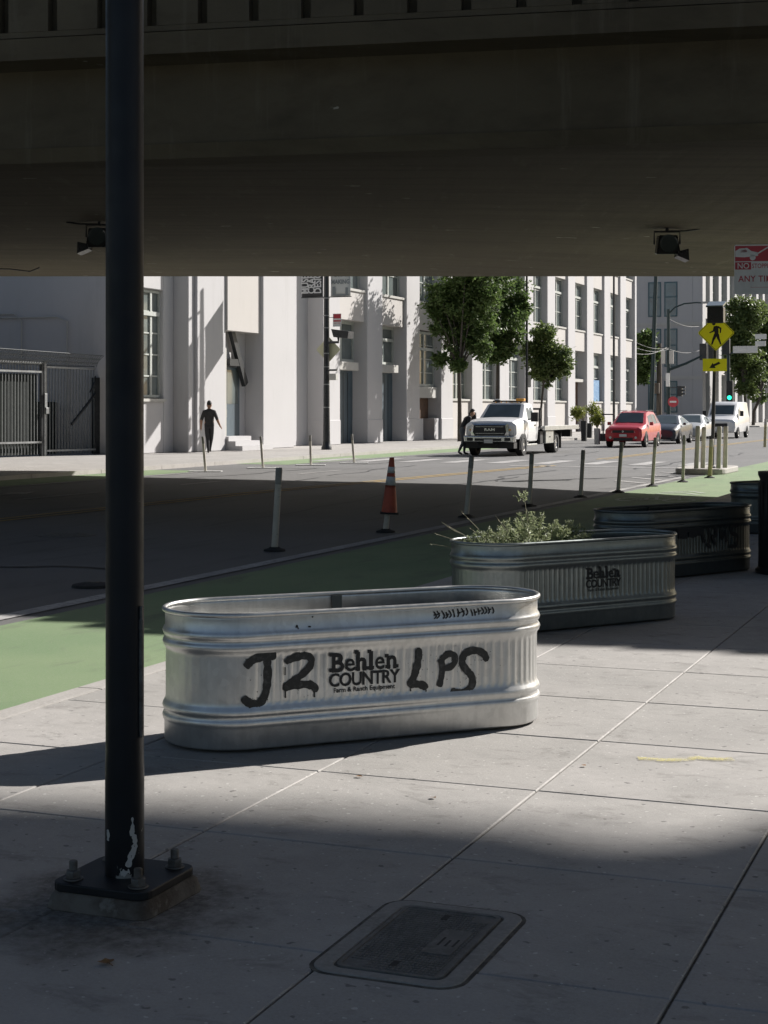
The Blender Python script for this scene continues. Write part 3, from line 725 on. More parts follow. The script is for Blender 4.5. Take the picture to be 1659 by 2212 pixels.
# spray tags: picture strokes carried onto the tank's front plane
Tw=t1.matrix_basis if False else (Matrix.Translation((-.125,7.52,.004))@Matrix.Rotation(R(axd),4,'Z')); Ti=Tw.inverted()
def on_front(px,py,off=.0085):                    # px,py in the enlarged crop of the front
    u_=(px*.5666+360)*.92167; v_=(py*.5666+1340)*.92167
    o_=Vector((0,0,EYE)); d_=Vector(((u_-CU)/F,1,(HV-v_)/F)); ol=Ti@o_; dl=Ti.to_3x3()@d_
    t=(FRONT-off-ol.y)/dl.y; p=ol+dl*t; return (p.x,p.z)
def tag(t,strokes,w,drips=(),mat='spraypaint',off=.0085,name='spray_tag'):
    mb=MB(); 
    for s in strokes:
        q=[on_front(*p,off) for p in s]; mb.stroke(q,w,lambda x,z:(x,skin_y(x,z,1.0,.0022),z),wob=.28)
    for (x,y,L) in drips:
        a_=on_front(x,y,off); b_=on_front(x,y+L,off); mb.stroke([a_,((a_[0]+b_[0])/2,(a_[1]+b_[1])/2),b_],w*.18,lambda x,z:(x,skin_y(x,z,1.0,.0027),z),caps=False)
        mb.add([(b_[0]+w*.13*math.cos(k*1.047),skin_y(b_[0],b_[1],1.0,.0027),b_[1]+w*.13*math.sin(k*1.047)) for k in range(6)],[(0,1,2,3,4,5)])
    return mb.build(name,M[mat],t,normals=False)
tag(t1,[[(382,398),(402,374),(430,358),(470,350),(510,345)],[(470,352),(474,400),(472,460),(462,515),(440,545),(410,548),(385,535),(372,520)]],.038,[(400,545,18),(430,552,22),(440,552,24),(385,535,16)])
tag(t1,[[(548,378),(575,360),(615,350),(645,352),(655,372),(640,405),(600,440),(560,468),(548,478),(590,470),(640,468),(668,478),(672,500)]],.034,[(548,480,40),(668,495,22),(546,395,30)])
tag(t1,[[(1098,315),(1100,350),(1092,400),(1078,440),(1066,466),(1090,466),(1120,472),(1130,488)]],.034,[(1066,470,22),(1130,484,10)])
tag(t1,[[(1192,360),(1198,400),(1194,440),(1184,478)],[(1192,366),(1220,342),(1244,346),(1250,372),(1232,394),(1202,402)]],.030,[(1204,398,24)])
tag(t1,[[(1380,372),(1372,345),(1345,328),(1310,330),(1285,350),(1280,382),(1300,410),(1322,440),(1318,475),(1290,500),(1255,500),(1232,492)]],.036,[(1310,488,14)])
random.seed(17); mb=MB()
for k in range(150):
    cx,cy=random.choice(((450,360),(420,545),(600,360),(610,480),(1090,400),(1215,370),(1300,440),(1350,340),(1270,500),(480,440)))
    a_=on_front(cx+random.gauss(0,34),cy+random.gauss(0,26)); r_=random.uniform(.0008,.0026)
    mb.add([(a_[0]+r_*math.cos(q*1.047),skin_y(a_[0],a_[1],1.0,.0021),a_[1]+r_*math.sin(q*1.047)) for q in range(6)],[(0,1,2,3,4,5)])
o=mb.build('overspray',M['spraypaint'],t1,normals=False); o['kind']='stuff'
random.seed(11); st=[]                                   # small scribble under the rim
x=1160
while x<1405:
    hgt=24+random.random()*14; y0=198-(x-1160)*.09-random.random()*5
    st.append([(x,y0-hgt),(x+4+random.random()*8,y0-hgt*.4),(x+random.random()*10-2,y0)])
    if random.random()<.6: st.append([(x,y0-hgt*.5),(x+14,y0-hgt*.6-4+random.random()*8)])
    x+=12+random.random()*9
tag(t1,st,.007,[],'ink',.0085,'marker_scribble')
st=[[(590,232),(594,222),(600,238)],[(640,226),(652,228)],[(735,236),(748,237)],[(655,188),(662,186)]]
tag(t1,st,.006,[],'ink',.0085,'scratch')

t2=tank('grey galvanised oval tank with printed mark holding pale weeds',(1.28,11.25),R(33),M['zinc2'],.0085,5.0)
logo(t2,.075,.335,.305,M['ink'],5.0,o=.0035)
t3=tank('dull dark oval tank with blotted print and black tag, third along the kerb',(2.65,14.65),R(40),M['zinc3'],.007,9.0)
mb=MB(); y=FRONT-.0085
for k in range(26):
    a_=random.random()*.30-.34; b_=.37+random.random()*.07-.03; w_=.05+random.random()*.06; h_=.03+random.random()*.04
    mb.add([(a_,y,b_),(a_+w_,y-.0001*k,b_+random.random()*.01),(a_+w_,y-.0001*k,b_+h_),(a_,y,b_+h_)],[(0,1,2,3)])
mb.build('blotted_print',M['ink'],t3,normals=False)
mb=MB()
for pts in ([(.02,.43),(.03,.33),(.06,.30)],[(.10,.42),(.12,.34),(.10,.27),(.14,.25)],[(.17,.42),(.22,.41),(.21,.35),(.17,.34),(.20,.26)],[(.28,.40),(.30,.32),(.34,.38),(.36,.28)],[(.52,.42),(.45,.43),(.43,.37),(.52,.33),(.50,.25),(.41,.24)]):
    mb.stroke(pts,.034,lambda x,z:(x,FRONT-.0085,z),wob=.4)
mb.build('spray_tag',M['ink'],t3,normals=False)
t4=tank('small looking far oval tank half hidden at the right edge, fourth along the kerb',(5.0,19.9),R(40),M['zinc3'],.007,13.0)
# soil and weeds in the second tank
sp=props(None,'','') if False else None
mb=MB(); ring=[(x*.975,y*.975) for (x,y,*_) in OUT[::8]]
nn=len(ring); vs=[(0,0,.535)]
for k in (.33,.66,1.0):
    for (x,y) in ring: vs.append((x*k,y*k,.520+.02*noise.noise(Vector((x*k*6,y*k*6,3)))-(.02 if k==1 else 0)))
fs=[(0,1+k,1+(k+1)%nn) for k in range(nn)]
for r_ in range(2):
    for k in range(nn): fs.append((1+r_*nn+k,1+r_*nn+(k+1)%nn,1+(r_+1)*nn+(k+1)%nn,1+(r_+1)*nn+k))
mb.add(vs,fs); o=mb.build('soil',M['soil'],None,smooth=True,normals=False); o.location=(1.28,11.25,.004); o.rotation_euler=(0,0,R(33)); props(o,'dark potting soil filling the tank of weeds','soil',kind='stuff')
T2=Matrix.Translation((1.28,11.25,.004))@Matrix.Rotation(R(33),4,'Z')
def leafcard(mb,p,d,L,W,mi=None,fold=.25):
    d=d.normalized(); s=d.cross(Vector((0,0,1))); s=s.normalized() if s.length>.05 else Vector((1,0,0)); n=s.cross(d)
    a=random.uniform(-1.3,1.3); s2=s*math.cos(a)+n*math.sin(a); n2=d.cross(s2)
    mb.add([p,p+d*L*.5+s2*W/2+n2*L*fold*.5,p+d*L,p+d*L*.5-s2*W/2+n2*L*fold*.5],[(0,1,2,3)],mi)
def weed(name,label,x,y,n,rad,h,mat,lean=(0,0),leafL=.035,sparse=1.0,group=None):
    t=thing(name,label,'weed',T2@Vector((x,y,.515)),R(33),group)
    ms=MB(); ml=MB()
    for i in range(n):
        a=random.random()*6.283; r=rad*math.sqrt(random.random()); bx,by=r*math.cos(a)*.55,r*math.sin(a)*.35
        hh=h*(.45+.55*random.random())*(1-.55*(r/rad)**2)
        tip=Vector((r*math.cos(a)*1.15+lean[0]*hh,r*math.sin(a)*.8+lean[1]*hh,hh)); b=Vector((bx,by,0)); m=b.lerp(tip,.55)+Vector((0,0,.05*hh))
        ms.tube([b,m,tip],[.0028,.0022,.0012],4)
        k=int((16+hh*120)*sparse)
        for j in range(k):
            f=.15+.85*j/max(k-1,1)
            p=(b.lerp(m,f/.55) if f<.55 else m.lerp(tip,(f-.55)/.45))
            d=Vector((random.gauss(0,1),random.gauss(0,1),random.gauss(.35,.6)))
            L=leafL*(.5+.8*random.random())*(1.1-.4*f); leafcard(ml,p,d,L,L*.38)
        for j in range(int(12*sparse)):
            d=Vector((random.gauss(0,1),random.gauss(0,1),random.gauss(.5,.7))); leafcard(ml,tip+d*.006,d,.014,.009)
    ms.build('stem',M['straw'],t,normals=False); ml.build('leaf',M[mat],t,normals=False); return t
random.seed(21)
weed('bushy_weed','bushy pale grey-green weed growing in the second tank',-.30,.0,95,.40,.28,'weed',leafL=.046)
weed('green_weed','low bright green weed among the pale bush',-.17,-.14,14,.10,.15,'weed2',leafL=.04)
weed('tuft_weed','leafy pale weed tuft at the left end of the tank',-.70,-.05,30,.20,.17,'weed',leafL=.035)
weed('leaning_weed','pale weed spilling right along the tank rim',-.0,.0,30,.17,.20,'weed',leafL=.036)
weed('dark_weed','small dark green weed by the far rim of the tank',.22,.16,9,.14,.16,'weed2',leafL=.05,sparse=.5)
weed('single_weed','single small pale sprout near the front rim of the tank',.20,-.05,2,.03,.10,'weed',leafL=.03)
t=thing('flower_stalk','tall thin flower stalk rising above the pale bush',"flower stalk",T2@Vector((-.32,.05,.52)),0)
mb=MB(); mb.tube([(0,0,0),(.01,0,.2),(-.005,0,.32),(-.02,0,.37)],[.003,.0025,.002,.0015],5); mb.build('stem',M['straw'],t)
mb=MB()
for k in range(60):
    d=Vector((random.gauss(0,1),random.gauss(0,1),random.gauss(.3,.8))).normalized(); leafcard(mb,Vector((-.02,0,.36))+Vector((random.gauss(0,.022),random.gauss(0,.02),random.gauss(.01,.018))),d,.022,.013)
mb.build('flower_head',M['weed'],t,normals=False)
t=thing('dry_grass','long dry grass stalks leaning left over the tank end','grass',T2@Vector((-.66,-.02,.52)),0)
mb=MB()
for (dx,dz,x0) in ((-.27,.20,-.06),(-.30,.13,-.08),(-.20,.27,.0),(-.24,.17,-.05),(-.13,.24,.16),(-.10,.14,.12),(-.31,.06,-.09),(-.17,.16,.03)):
    mb.tube([(x0,0,-.01),(x0+dx*.5,-.01,dz*.62),(x0+dx,-.01,dz)],[.0028,.0022,.0012],4)
    for j in range(5): leafcard(mb,Vector((x0+dx*(.8+.05*j),-.01,dz*(.84+.04*j))),Vector((dx,random.gauss(0,.1),dz)),.03,.006)
mb.build('stalk',M['straw'],t,normals=False)
# litter bin cropped at the right edge
p=G(1716,1243); b=thing('litter_bin','black round litter bin cut by the right edge beside the third tank','litter bin',(p.x,p.y+.2,0),0)
mb=MB(); mb.lathe([(.30,.002),(.30,.04),(.275,.06),(.262,.50),(.258,.86),(.275,.90),(.275,.93),(.20,.93),(.19,.86)],28); mb.build('body',M['bin'],b,auto=35)
mb=MB()
for k in range(24):
    t_=2*math.pi*k/24; mb.box(-.006,.006,.262,.272,.07,.84); n=8
    for q in range(len(mb.v)-n,len(mb.v)):
        v=mb.v[q]; mb.v[q]=Vector((v.x*math.cos(t_)-v.y*math.sin(t_),v.x*math.sin(t_)+v.y*math.cos(t_),v.z))
mb.build('slats',M['bin'],b)
def proj(p): return (CU+F*p[0]/p[1], HV-F*(p[2]-EYE)/p[1])
# ---------------------------------------------------------------- delineator posts
def delineator(name,label,base,top,z=ROAD,w=.038,mats=('post_plastic','post_band'),group=None,foot=True,cat='marker post',bandfrac=.80):
    b=G(base[0],base[1],z+.02); b.z=z; t_=atY(top[0],top[1],b.y)
    o=thing(name,label,cat,b,0,group); d=t_-b; L=d.length
    mb=MB(); r=[w*1.05,w,w*.95,w*.95]
    mb.tube([Vector((0,0,.02)),d*.35,d*bandfrac],[w,w*.97,w*.95],14,sq=.72); mb.build('post',M[mats[0]],o,auto=40)
    mb=MB(); mb.tube([d*bandfrac,d*.985,d],[w*1.0,w*1.0,w*.8],14,sq=.72); mb.build('reflective_band',M[mats[1]],o,auto=40)
    if foot:
        mb=MB(); mb.lathe([(.125,.005),(.12,.022),(.07,.036),(.055,.05),(.0,.05)],18); mb.build('rubber_base',M['rubber'],o,auto=40)
    return o
g='posts along the near bike lane'
near=[((593,1187),(603,1010),'tall pale post leaning right, nearest one, left of the traffic cone'),
((833,1147),(842,1060),'pale post stub under the orange traffic cone'),
((1007,1115),(1019,985),'pale post right of the cone, in front of the truck front wheel'),
((1143,1092),(1149,980),'pale post directly behind the bushy weeds, below the truck'),
((1254,1073),(1260,972),'brownish post left of the red car in front of the truck bed'),
((1335,1062),(1343,955),'brownish post in front of the red car left wheel'),
((1409,1049),(1416,945),'brownish post in front of the red car rear wheel'),
((1475,1040),(1478,940),'brownish post just left of the raised island')]
for k,(b,t,l) in enumerate(near): delineator('delineator_post',l,b,t,group=g)
g='posts along the far bike lane'
for b,t,l in [((444,1017.5),(438,943),'thin far post leaning left beside the walking person'),((568,1009.8),(563,943),'thin far post in front of the recessed entry steps'),
 ((671.5,1003.7),(670,940),'thin far post left of the banner lamp post'),((765,999),(760,938),'pale thin far post right of the banner lamp post')]:
    o=delineator('delineator_post',l,b,t,group=g,w=.034,foot=False)
    mb=MB(); mb.box(-.42,.42,-.16,.16,.010,.022); mb.build('white_base',M['sign_white'],o)
g='posts crowded on the crossing island'
for b,t,l in [((1504,1012),(1508,920),'island post furthest left'),((1518,1011),(1521,922),'island post second from left beside the sign pole'),
 ((1552,1012),(1554,921),'island post right of the sign pole'),((1566,1010.5),(1568,921),'island post furthest right')]:
    delineator('island_post',l,b,t,z=.05,group=g,w=.058,foot=False,mats=('post_plastic','post_plastic'))
delineator('island_post','yellowed post standing in front of the island kerb',(1533,1031),(1537,948),group=g,w=.052,mats=('post_yellow','post_plastic'))
delineator('island_post','yellowed far post at the right edge of the road',(1652,966),(1654,905),group=g,w=.06,mats=('post_yellow','post_plastic'),foot=False)
p=G(200,1268,ROAD); o=thing('post_base','flat rubber base of a missing marker post near the black pole','post base',p,-TH)
mb=MB(); mb.lathe([(.19,.003),(.18,.025),(.10,.04),(.05,.045),(.045,.03)],20); mb.build('pad',M['rubber'],o,auto=40)
mb=MB(); mb.lathe([(.06,.044),(.055,.052),(.0,.052)],14); mb.build('socket',M['bolt'],o,auto=40)
# cone jammed over the second post
b=G(832,1147,ROAD+.02); tt=atY(846.5,988,b.y); bb=atY(841,1108,b.y); o=thing('traffic_cone','faded orange traffic cone with two white bands jammed over a pale post','traffic cone',bb,0)
ax=(tt-bb); n=24
rt=ax.to_track_quat('Z','Y').to_matrix().to_4x4(); L=ax.length
def cr(f): return .105+(.030-.105)*f
mb=MB(rt); mb.lathe([(cr(f)-.006,f*L) for f in (0,.5,.97)][::-1]+[(cr(f),f*L) for f in (0,.33,.5)],n); 
mb.lathe([(cr(.46),.46*L),(cr(.5),.5*L)],n); mb.lathe([(cr(.655),.655*L),(cr(.72),.72*L)],n); mb.lathe([(cr(.83),.83*L),(cr(.96),.96*L),(.03,L),(.012,L*1.0)],n); mb.build('cone_body',M['orange'],o,auto=40)
for f0,f1 in ((.5,.655),(.72,.83)):
    mb=MB(rt); mb.lathe([(cr(f0)+.0015,f0*L),(cr(f1)+.0015,f1*L)],n); mb.build('white_band',M['reflect'],o,smooth=True)
mb=MB(rt); mb.prism(rrect(.12,.12,.03),-.012,.012); mb.build('collar',M['rubber'],o)

# ---------------------------------------------------------------- crossing island and signs
p=G(1528,1021,ROAD); isl=thing('crossing_island','low rounded concrete island carrying posts and the crossing sign','traffic island',p,-TH)
mb=MB(); pl=rrect(.62,1.45,.55,8); mb.prism(pl,0,.15); mb.build('slab',M['kerb'],isl,bevel=.03)
b=G(1538,1011,.05); post=thing('crossing_signpost','dark green post with a solar box on top, standing on the island','signpost',b,-TH)
top=atY(1547,662,b.y)-b; Rz=Matrix.Rotation(TH,4,'Z'); top=Rz@top
mb=MB(); mb.tube([(0,0,0),top*.5,top],.045,12); mb.lathe([(.11,0),(.10,.03),(.05,.06)],12); mb.build('pole',M['black_steel'],post,auto=40)
mb=MB(); q=top; mb.box(q.x-.20,q.x+.20,q.y-.15,q.y+.15,q.z-.42,q.z-.02); mb.build('control_box',M['black_steel'],post,bevel=.02)
mb=MB(); mb.hexa([(q.x-.21,q.y-.25,q.z-.03),(q.x+.21,q.y-.25,q.z-.03),(q.x+.21,q.y+.25,q.z+.10),(q.x-.21,q.y+.25,q.z+.10)],[(q.x-.21,q.y-.26,q.z+.01),(q.x+.21,q.y-.26,q.z+.01),(q.x+.21,q.y+.24,q.z+.14),(q.x-.21,q.y+.24,q.z+.14)]); mb.build('solar_panel',M['car_glass'],post)
def signplate(name,label,cat,loc,rz,poly,mat,r=.0,th=.004,group=None):
    t=thing(name,label,cat,loc,rz,group); mb=MB(); mb.prism(poly,-th,0,'y'); mb.build('plate',[M[mat]],t); return t
c=atY(1547,719,b.y-.10); s=.455
def rdia(h,r=.06):
    q=[]
    for k in range(4):
        a=math.pi/2*k; cx,cz=(h-r*1.414)*math.cos(a),(h-r*1.414)*math.sin(a)
        for j in (-45,-15,15,45): q.append((cx+r*math.cos(a+R(j)),cz+r*math.sin(a+R(j))))
    return q
t=signplate('pedestrian_sign','yellow-green diamond sign with a black walking figure','sign',c,-TH+R(12),rdia(s),'sign_yellow')
mb=MB(); ringmesh(MB(),[(0,0)],[(0,0)],0,0) if False else None
o1=rdia(s-.02,.05); i1=rdia(s-.034,.045); nn=len(o1)
mb.add([(x,-.0056,z) for x,z in o1]+[(x,-.0056,z) for x,z in i1],[(k,(k+1)%nn,nn+(k+1)%nn,nn+k) for k in range(nn)]); mb.build('border',M['ink'],t,normals=False)
mb=MB(); kx=.0182; Pz=lambda x,z:(x,-.0066,z)
def FG(x,y): return ((x-1035)*.00188*1.0,(718-y)*.00188)      # figure traced in the enlarged sign
mb.poly([Pz(FG(1005,598)[0]+.042*math.cos(k*.524),FG(1005,598)[1]+.042*math.sin(k*.524)) for k in range(12)])
def ply(pts): mb.poly([Pz(*FG(*p)) for p in pts])
ply([(1010,632),(1040,625),(1062,640),(1066,700),(1062,748),(1018,750),(1012,700)])
def limb(a,b,w1,w2):
    (x0,z0),(x1,z1)=FG(*a),FG(*b); L=math.hypot(x1-x0,z1-z0); nx,nz=-(z1-z0)/L,(x1-x0)/L
    mb.poly([Pz(x0+nx*w1,z0+nz*w1),Pz(x0-nx*w1,z0-nz*w1),Pz(x1-nx*w2,z1-nz*w2),Pz(x1+nx*w2,z1+nz*w2)])
limb((1018,640),(1000,700),.028,.020); limb((1003,692),(950,718),.020,.013)
limb((1050,638),(1094,662),.024,.020); limb((1092,655),(1088,720),.020,.014)
limb((1030,735),(1003,800),.040,.030); limb((1004,790),(980,868),.028,.018); limb((985,862),(968,868),.014,.010)
limb((1050,735),(1066,800),.040,.030); limb((1065,790),(1092,862),.028,.018); limb((1080,862),(1098,866),.014,.010)
mb.build('walking_figure',M['ink'],t,normals=False)
c=atY(1544,788.5,b.y-.10)
t=signplate('arrow_sign','small yellow-green plate with a black diagonal arrow below the diamond sign','sign',c,-TH+R(12),[(-.29,-.155),(.29,-.155),(.29,.155),(-.29,.155)],'sign_yellow')
mb=MB(); mb.poly([(x,-.006,z) for x,z in ((.10,.08),(.135,.035),(.0,-.028),(.022,-.075),(-.13,-.075),(-.05,.055),(-.032,.018))]); mb.build('arrow',M['ink'],t,normals=False)
# tow-away sign at the right edge, on its own pole just beyond the frame
Yn=16.5; c=atY(1636,582,Yn); 
pn=thing('sign_pole','grey square-tube signpost just right of the frame','signpost',(c.x+.28,Yn+.04,0),0)
mb=MB(); mb.box(-.025,.025,-.025,.025,0,3.2); mb.build('tube',M['grey_steel'],pn,bevel=.005)
mb=MB(); mb.box(-.10,.02,-.035,-.026,2.70,2.74); mb.box(-.10,.02,-.035,-.026,3.02,3.06); mb.build('clamp',M['grey_steel'],pn)
W2,H2=.233,.255
t=signplate('tow_away_sign','white and red no stopping sign with a tow truck pictogram, cut by the right edge','sign',c,R(-6),rrect(W2,H2,.02),'sign_white')
Pn=lambda x,z:(x,-.0052,z)
mb=MB(); mb.poly([Pn(-W2+.008,.085),Pn(W2-.008,.085),Pn(W2-.008,H2-.012),Pn(-W2+.008,H2-.012)]); mb.poly([Pn(-W2+.008,.0),Pn(-W2+.17,.0),Pn(-W2+.17,.075),Pn(-W2+.008,.075)]); mb.build('red_field',M['sign_red'],t,normals=False)
mb=MB(); Pw=lambda x,z:(x,-.0066,z); X0=-W2
mb.poly([Pw(X0+.01,.13),Pw(X0+.10,.125),Pw(X0+.24,.14),Pw(X0+.235,.175),Pw(X0+.17,.19),Pw(X0+.13,.222),Pw(X0+.05,.215),Pw(X0+.01,.19)])
mb.poly([Pw(X0+.225,.165),Pw(X0+.34,.235),Pw(X0+.385,.235),Pw(X0+.385,.222),Pw(X0+.345,.222),Pw(X0+.235,.155)])
mb.poly([Pw(X0+.36,.115),Pw(X0+.46,.115),Pw(X0+.46,.19),Pw(X0+.43,.20),Pw(X0+.41,.17),Pw(X0+.36,.17)])
for cx in (.185,.40): mb.poly([Pw(X0+cx+.030*math.cos(k*.524),.122+.030*math.sin(k*.524)) for k in range(12)])
mb.text('NO',.082,lambda a,b_,c_:(X0+.09+a,-.0066,.010+b_),off=.001,sx=.95)
mb.build('white_symbol',M['sign_white'],t,normals=False)
mb=MB(); mb.text('STOPPING',.066,lambda a,b_,c_:(X0+.178+a,-.0052,.014+b_),off=.0006,ax='LEFT',sx=.78)
mb.text('ANY TIME',.088,lambda a,b_,c_:(.0+a,-.0052,-.125+b_),off=.0012,sx=.92,spacing=1.08); mb.poly([Pn(-.07,-.185),Pn(.12,-.185),Pn(.12,-.182),Pn(-.07,-.182)])
mb.build('red_lettering',M['sign_red'],t,normals=False)
mb=MB(); mb.poly([Pw(X0+.06,.175),Pw(X0+.13,.178),Pw(X0+.12,.205),Pw(X0+.07,.203)]); mb.build('pictogram_window',M['sign_red'],t,normals=False)

# ---------------------------------------------------------------- lamp post with banners
lp=S(54.6,23.7,0); lamp=thing('lamp_post','black lamp post with bands carrying two museum banners on the far pavement','lamp post',lp,-TH)
mb=MB(); mb.lathe([(.20,0),(.19,.10),(.15,.16),(.135,.35),(.12,1.5),(.10,6),(.075,9.0),(.0,9.05)],16); mb.build('pole',M['black_steel'],lamp,auto=40)
for z in (1.55,2.4,3.05,3.55,4.5,4.95,5.6): 
    mb=MB(); mb.lathe([(.125,z),(.125,z+.04)],16); mb.build('band',M['grey_steel'],lamp)
mb=MB(); mb.tube([(0,0,8.3),(.5,0,8.55),(1.3,0,8.6)],.045,8); mb.build('arm',M['black_steel'],lamp)
mb=MB(); mb.hexa([(1.2,-.12,8.5),(1.85,-.14,8.52),(1.85,.14,8.52),(1.2,.12,8.5)],[(1.2,-.08,8.64),(1.8,-.09,8.64),(1.8,.09,8.64),(1.2,.08,8.64)]); mb.build('luminaire',M['grey_steel'],lamp,bevel=.02)
mb=MB(); mb.tube([(0,0,3.98),(.48,0,3.98),(.48,0,4.15)],.05,8); mb.hexa([(.38,-.25,4.16),(.95,-.25,4.10),(.95,.25,4.10),(.38,.25,4.16)],[(.30,-.28,4.46),(1.0,-.28,4.36),(1.0,.28,4.36),(.30,.28,4.46)]); mb.build('flood_lamp',M['black_steel'],lamp,bevel=.02)
mb=MB(); mb.tube([(0,0,2.95),(.42,0,2.95)],.035,8); mb.build('bracket_arm',M['black_steel'],lamp)
mb=MB(); mb.box(.14,.42,-.11,.11,2.58,2.82); mb.tube([(0,0,2.7),(.14,0,2.7)],.03,6); mb.build('meter_box',M['sill'],lamp,bevel=.02)
for z in (5.66,7.52):
    mb=MB(); mb.tube([(-1.02,0,z),(1.0,0,z)],.018,6); mb.build('banner_rod',M['black_steel'],lamp)
def banner(name,label,x0,x1,mat):
    t=thing(name,label,'banner',lp+Matrix.Rotation(-TH,3,'Z')@Vector(((x0+x1)/2,0,6.6)),-TH,'banners on the lamp post'); w=(x1-x0)/2
    mb=MB(); vs=[];fs=[]
    for i in range(9):
        for j in range(7):
            x=-w+2*w*j/6; z=-.92+1.84*i/8; vs.append((x,.015*math.sin(i*.9+j*.6),z))
    for i in range(8):
        for j in range(6): fs.append((i*7+j,i*7+j+1,(i+1)*7+j+1,(i+1)*7+j))
    mb.add(vs,fs); o=mb.build('cloth',M[mat],t,normals=False,smooth=True); m=o.modifiers.new('thickness','SOLIDIFY'); m.thickness=.006; m.offset=0; return t,w
t,w=banner('banner','charcoal banner with white museum lettering set sideways, left of the lamp post',-1.0,-.15,'banner_dark')
mb=MB()
for k,(wd) in enumerate(('MUSEUM','CRAFT','DESIGN')):
    mb.text(wd,.40,lambda a,b_,c_,k=k:(-w+.27+k*.26-b_,-.026,-.80+a*.72+.0),off=.010,ax='LEFT')
mb.text('OF',.14,lambda a,b_,c_:(-w+.10+.42-b_,-.026,.62+a)); mb.text('AND',.14,lambda a,b_,c_:(-w+.66-b_,-.026,.60+a))
mb.build('lettering',M['banner_white'],t,normals=False)
t,w=banner('banner','pale grey banner with darker lettering, right of the lamp post',.17,.97,'banner_light')
mb=MB(); mb.text('YEARS OF',.20,lambda a,b_,c_:(a*.80,-.026,-.20+b_),off=.006); mb.text('MAKING',.22,lambda a,b_,c_:(a*.88,-.026,-.46+b_),off=.008)
mb.box(-.33,-.22,-.026,-.0262,-.86,-.56); mb.box(-.33,.33,-.026,-.0262,-.90,-.86); mb.box(.20,.30,-.026,-.0262,-.86,-.60)
mb.build('lettering',M['banner_ink'],t,normals=False)
loc=lambda x,y,z: lp+Matrix.Rotation(-TH,3,'Z')@Vector((x,y,z))
signplate('warning_sign','pale yellow diamond sign mounted behind the banner lamp post','sign',loc(0,.17,3.72),-TH,rdia(.50),'sign_pale')
t=signplate('tow_away_sign','small red and white no stopping sign right of the banner lamp post','sign',loc(.42,.02,4.80),-TH,[(-.17,-.24),(.17,-.24),(.17,.24),(-.17,.24)],'sign_white')
mb=MB(); mb.poly([(-.15,-.006,.06),(.15,-.006,.06),(.15,-.006,.22),(-.15,-.006,.22)]); mb.box(-.15,.15,-.0062,-.006,-.06,.0); mb.text('ANY TIME',.07,lambda a,b_,c_:(a*.8,-.0062,-.14+b_)); mb.build('red_field',M['sign_red'],t,normals=False)
mb=MB(); mb.tube([(-.42,.0,.1),(-.1,0,.1)],.012,5); mb.build('bracket',M['black_steel'],t)

# ---------------------------------------------------------------- buildings
def frame_window(root,BMx,x,s0,s1,z0,z1,cols,rows,fm,gm,bar=.07,trans=None,nm='window'):
    mb=MB(BMx); mb.box(x-.04,x+.05,s0,s0+bar,z0,z1); mb.box(x-.04,x+.05,s1-bar,s1,z0,z1); mb.box(x-.04,x+.048,s0+bar,s1-bar,z0,z0+bar); mb.box(x-.04,x+.048,s0+bar,s1-bar,z1-bar,z1)
    for k in range(1,cols):
        y=s0+(s1-s0)*k/cols; b_=bar*.65; mb.box(x-.03,x+.046,y-b_,y+b_,z0+bar,z1-bar)
    for k in range(1,rows):
        z=z0+(z1-z0)*k/rows; mb.box(x-.03,x+.020,s0+bar,s1-bar,z-.025,z+.025)
    if trans: mb.box(x-.03,x+.09,s0+bar,s1-bar,trans-.07,trans+.07)
    fo=mb.build(nm,M[fm],root)
    mb=MB(BMx); mb.box(x-.022,x-.012,s0+bar*.5,s1-bar*.5,z0+bar*.5,z1-bar*.5); mb.build('pane',M[gm],fo); return fo
s0_,c0_=60.7,26.5
wb=thing('white_building','long white pilastered building lining the far side of the street','building',S(s0_,c0_,0),-TH)
BM=Matrix.Translation((c0_,-s0_,0))
TOP=16.0; BK=-27.45
W=MB(BM)
W.box(-60,BK,46.2,51.9,-.05,TOP); W.box(-60,-27.05,51.9,54.6,-.05,TOP); W.box(-60,BK,54.6,119.7,-.05,TOP)
W.box(BK,-27.2,46.2,46.75,0,TOP); W.box(BK,-27.2,48.58,49.3,0,TOP); W.box(BK,-27.2,46.75,48.58,0,1.86); W.box(BK,-27.2,46.75,48.58,5.58,TOP)
W.box(BK,-26.62,49.3,49.72,0,TOP); W.box(BK-.5,-26.5,49.72,51.9,0,TOP)
W.box(BK-.5,-26.3,54.6,57.4,0,TOP); W.box(BK,-26.62,57.4,57.85,0,1.75); W.box(BK,-26.62,57.4,57.85,5.3,TOP); W.box(BK,-26.95,57.4,57.85,1.75,5.3); W.box(BK,-27.2,57.85,60.7,0,TOP)
for k in range(12):
    a=60.7+4.9*k; W.box(BK,-26.5,a,a+1.8,0,TOP)
    if k<12: W.box(BK,-26.475,a-.012,a+1.812,0,1.05)
W.box(BK,-26.45,119.2,119.75,0,TOP)
W.build('wall',M['white_wall'],wb,bevel=.025,seg=1)
mb=MB(BM); mb.box(-27.05,-26.42,51.9,54.6,4.36,TOP); mb.build('entry_block',M['cream_wall'],wb)
for k in range(3):
    mb=MB(BM); mb.box(-27.05,-25.85-.28*k,51.95,54.5-.35*k,.002+.17*k,.17*(k+1)); mb.build('entry_step',M['white_wall'],wb)
mb=MB(BM); mb.box(-27.05,-26.8,51.9,52.55,.511,3.75); mb.build('entry_pier',M['sill'],wb)
mb=MB(BM); mb.box(-27.04,-26.97,52.75,53.95,.511,3.05); d_=mb.build('entry_door',M['door'],wb)
mb=MB(BM); mb.box(-26.969,-26.96,52.9,53.8,1.7,2.95); mb.build('pane',M['glass'],d_)
mb=MB(BM); mb.box(-26.969,-26.93,52.82,52.85,1.2,1.5); mb.build('handle',M['grey_steel'],d_)
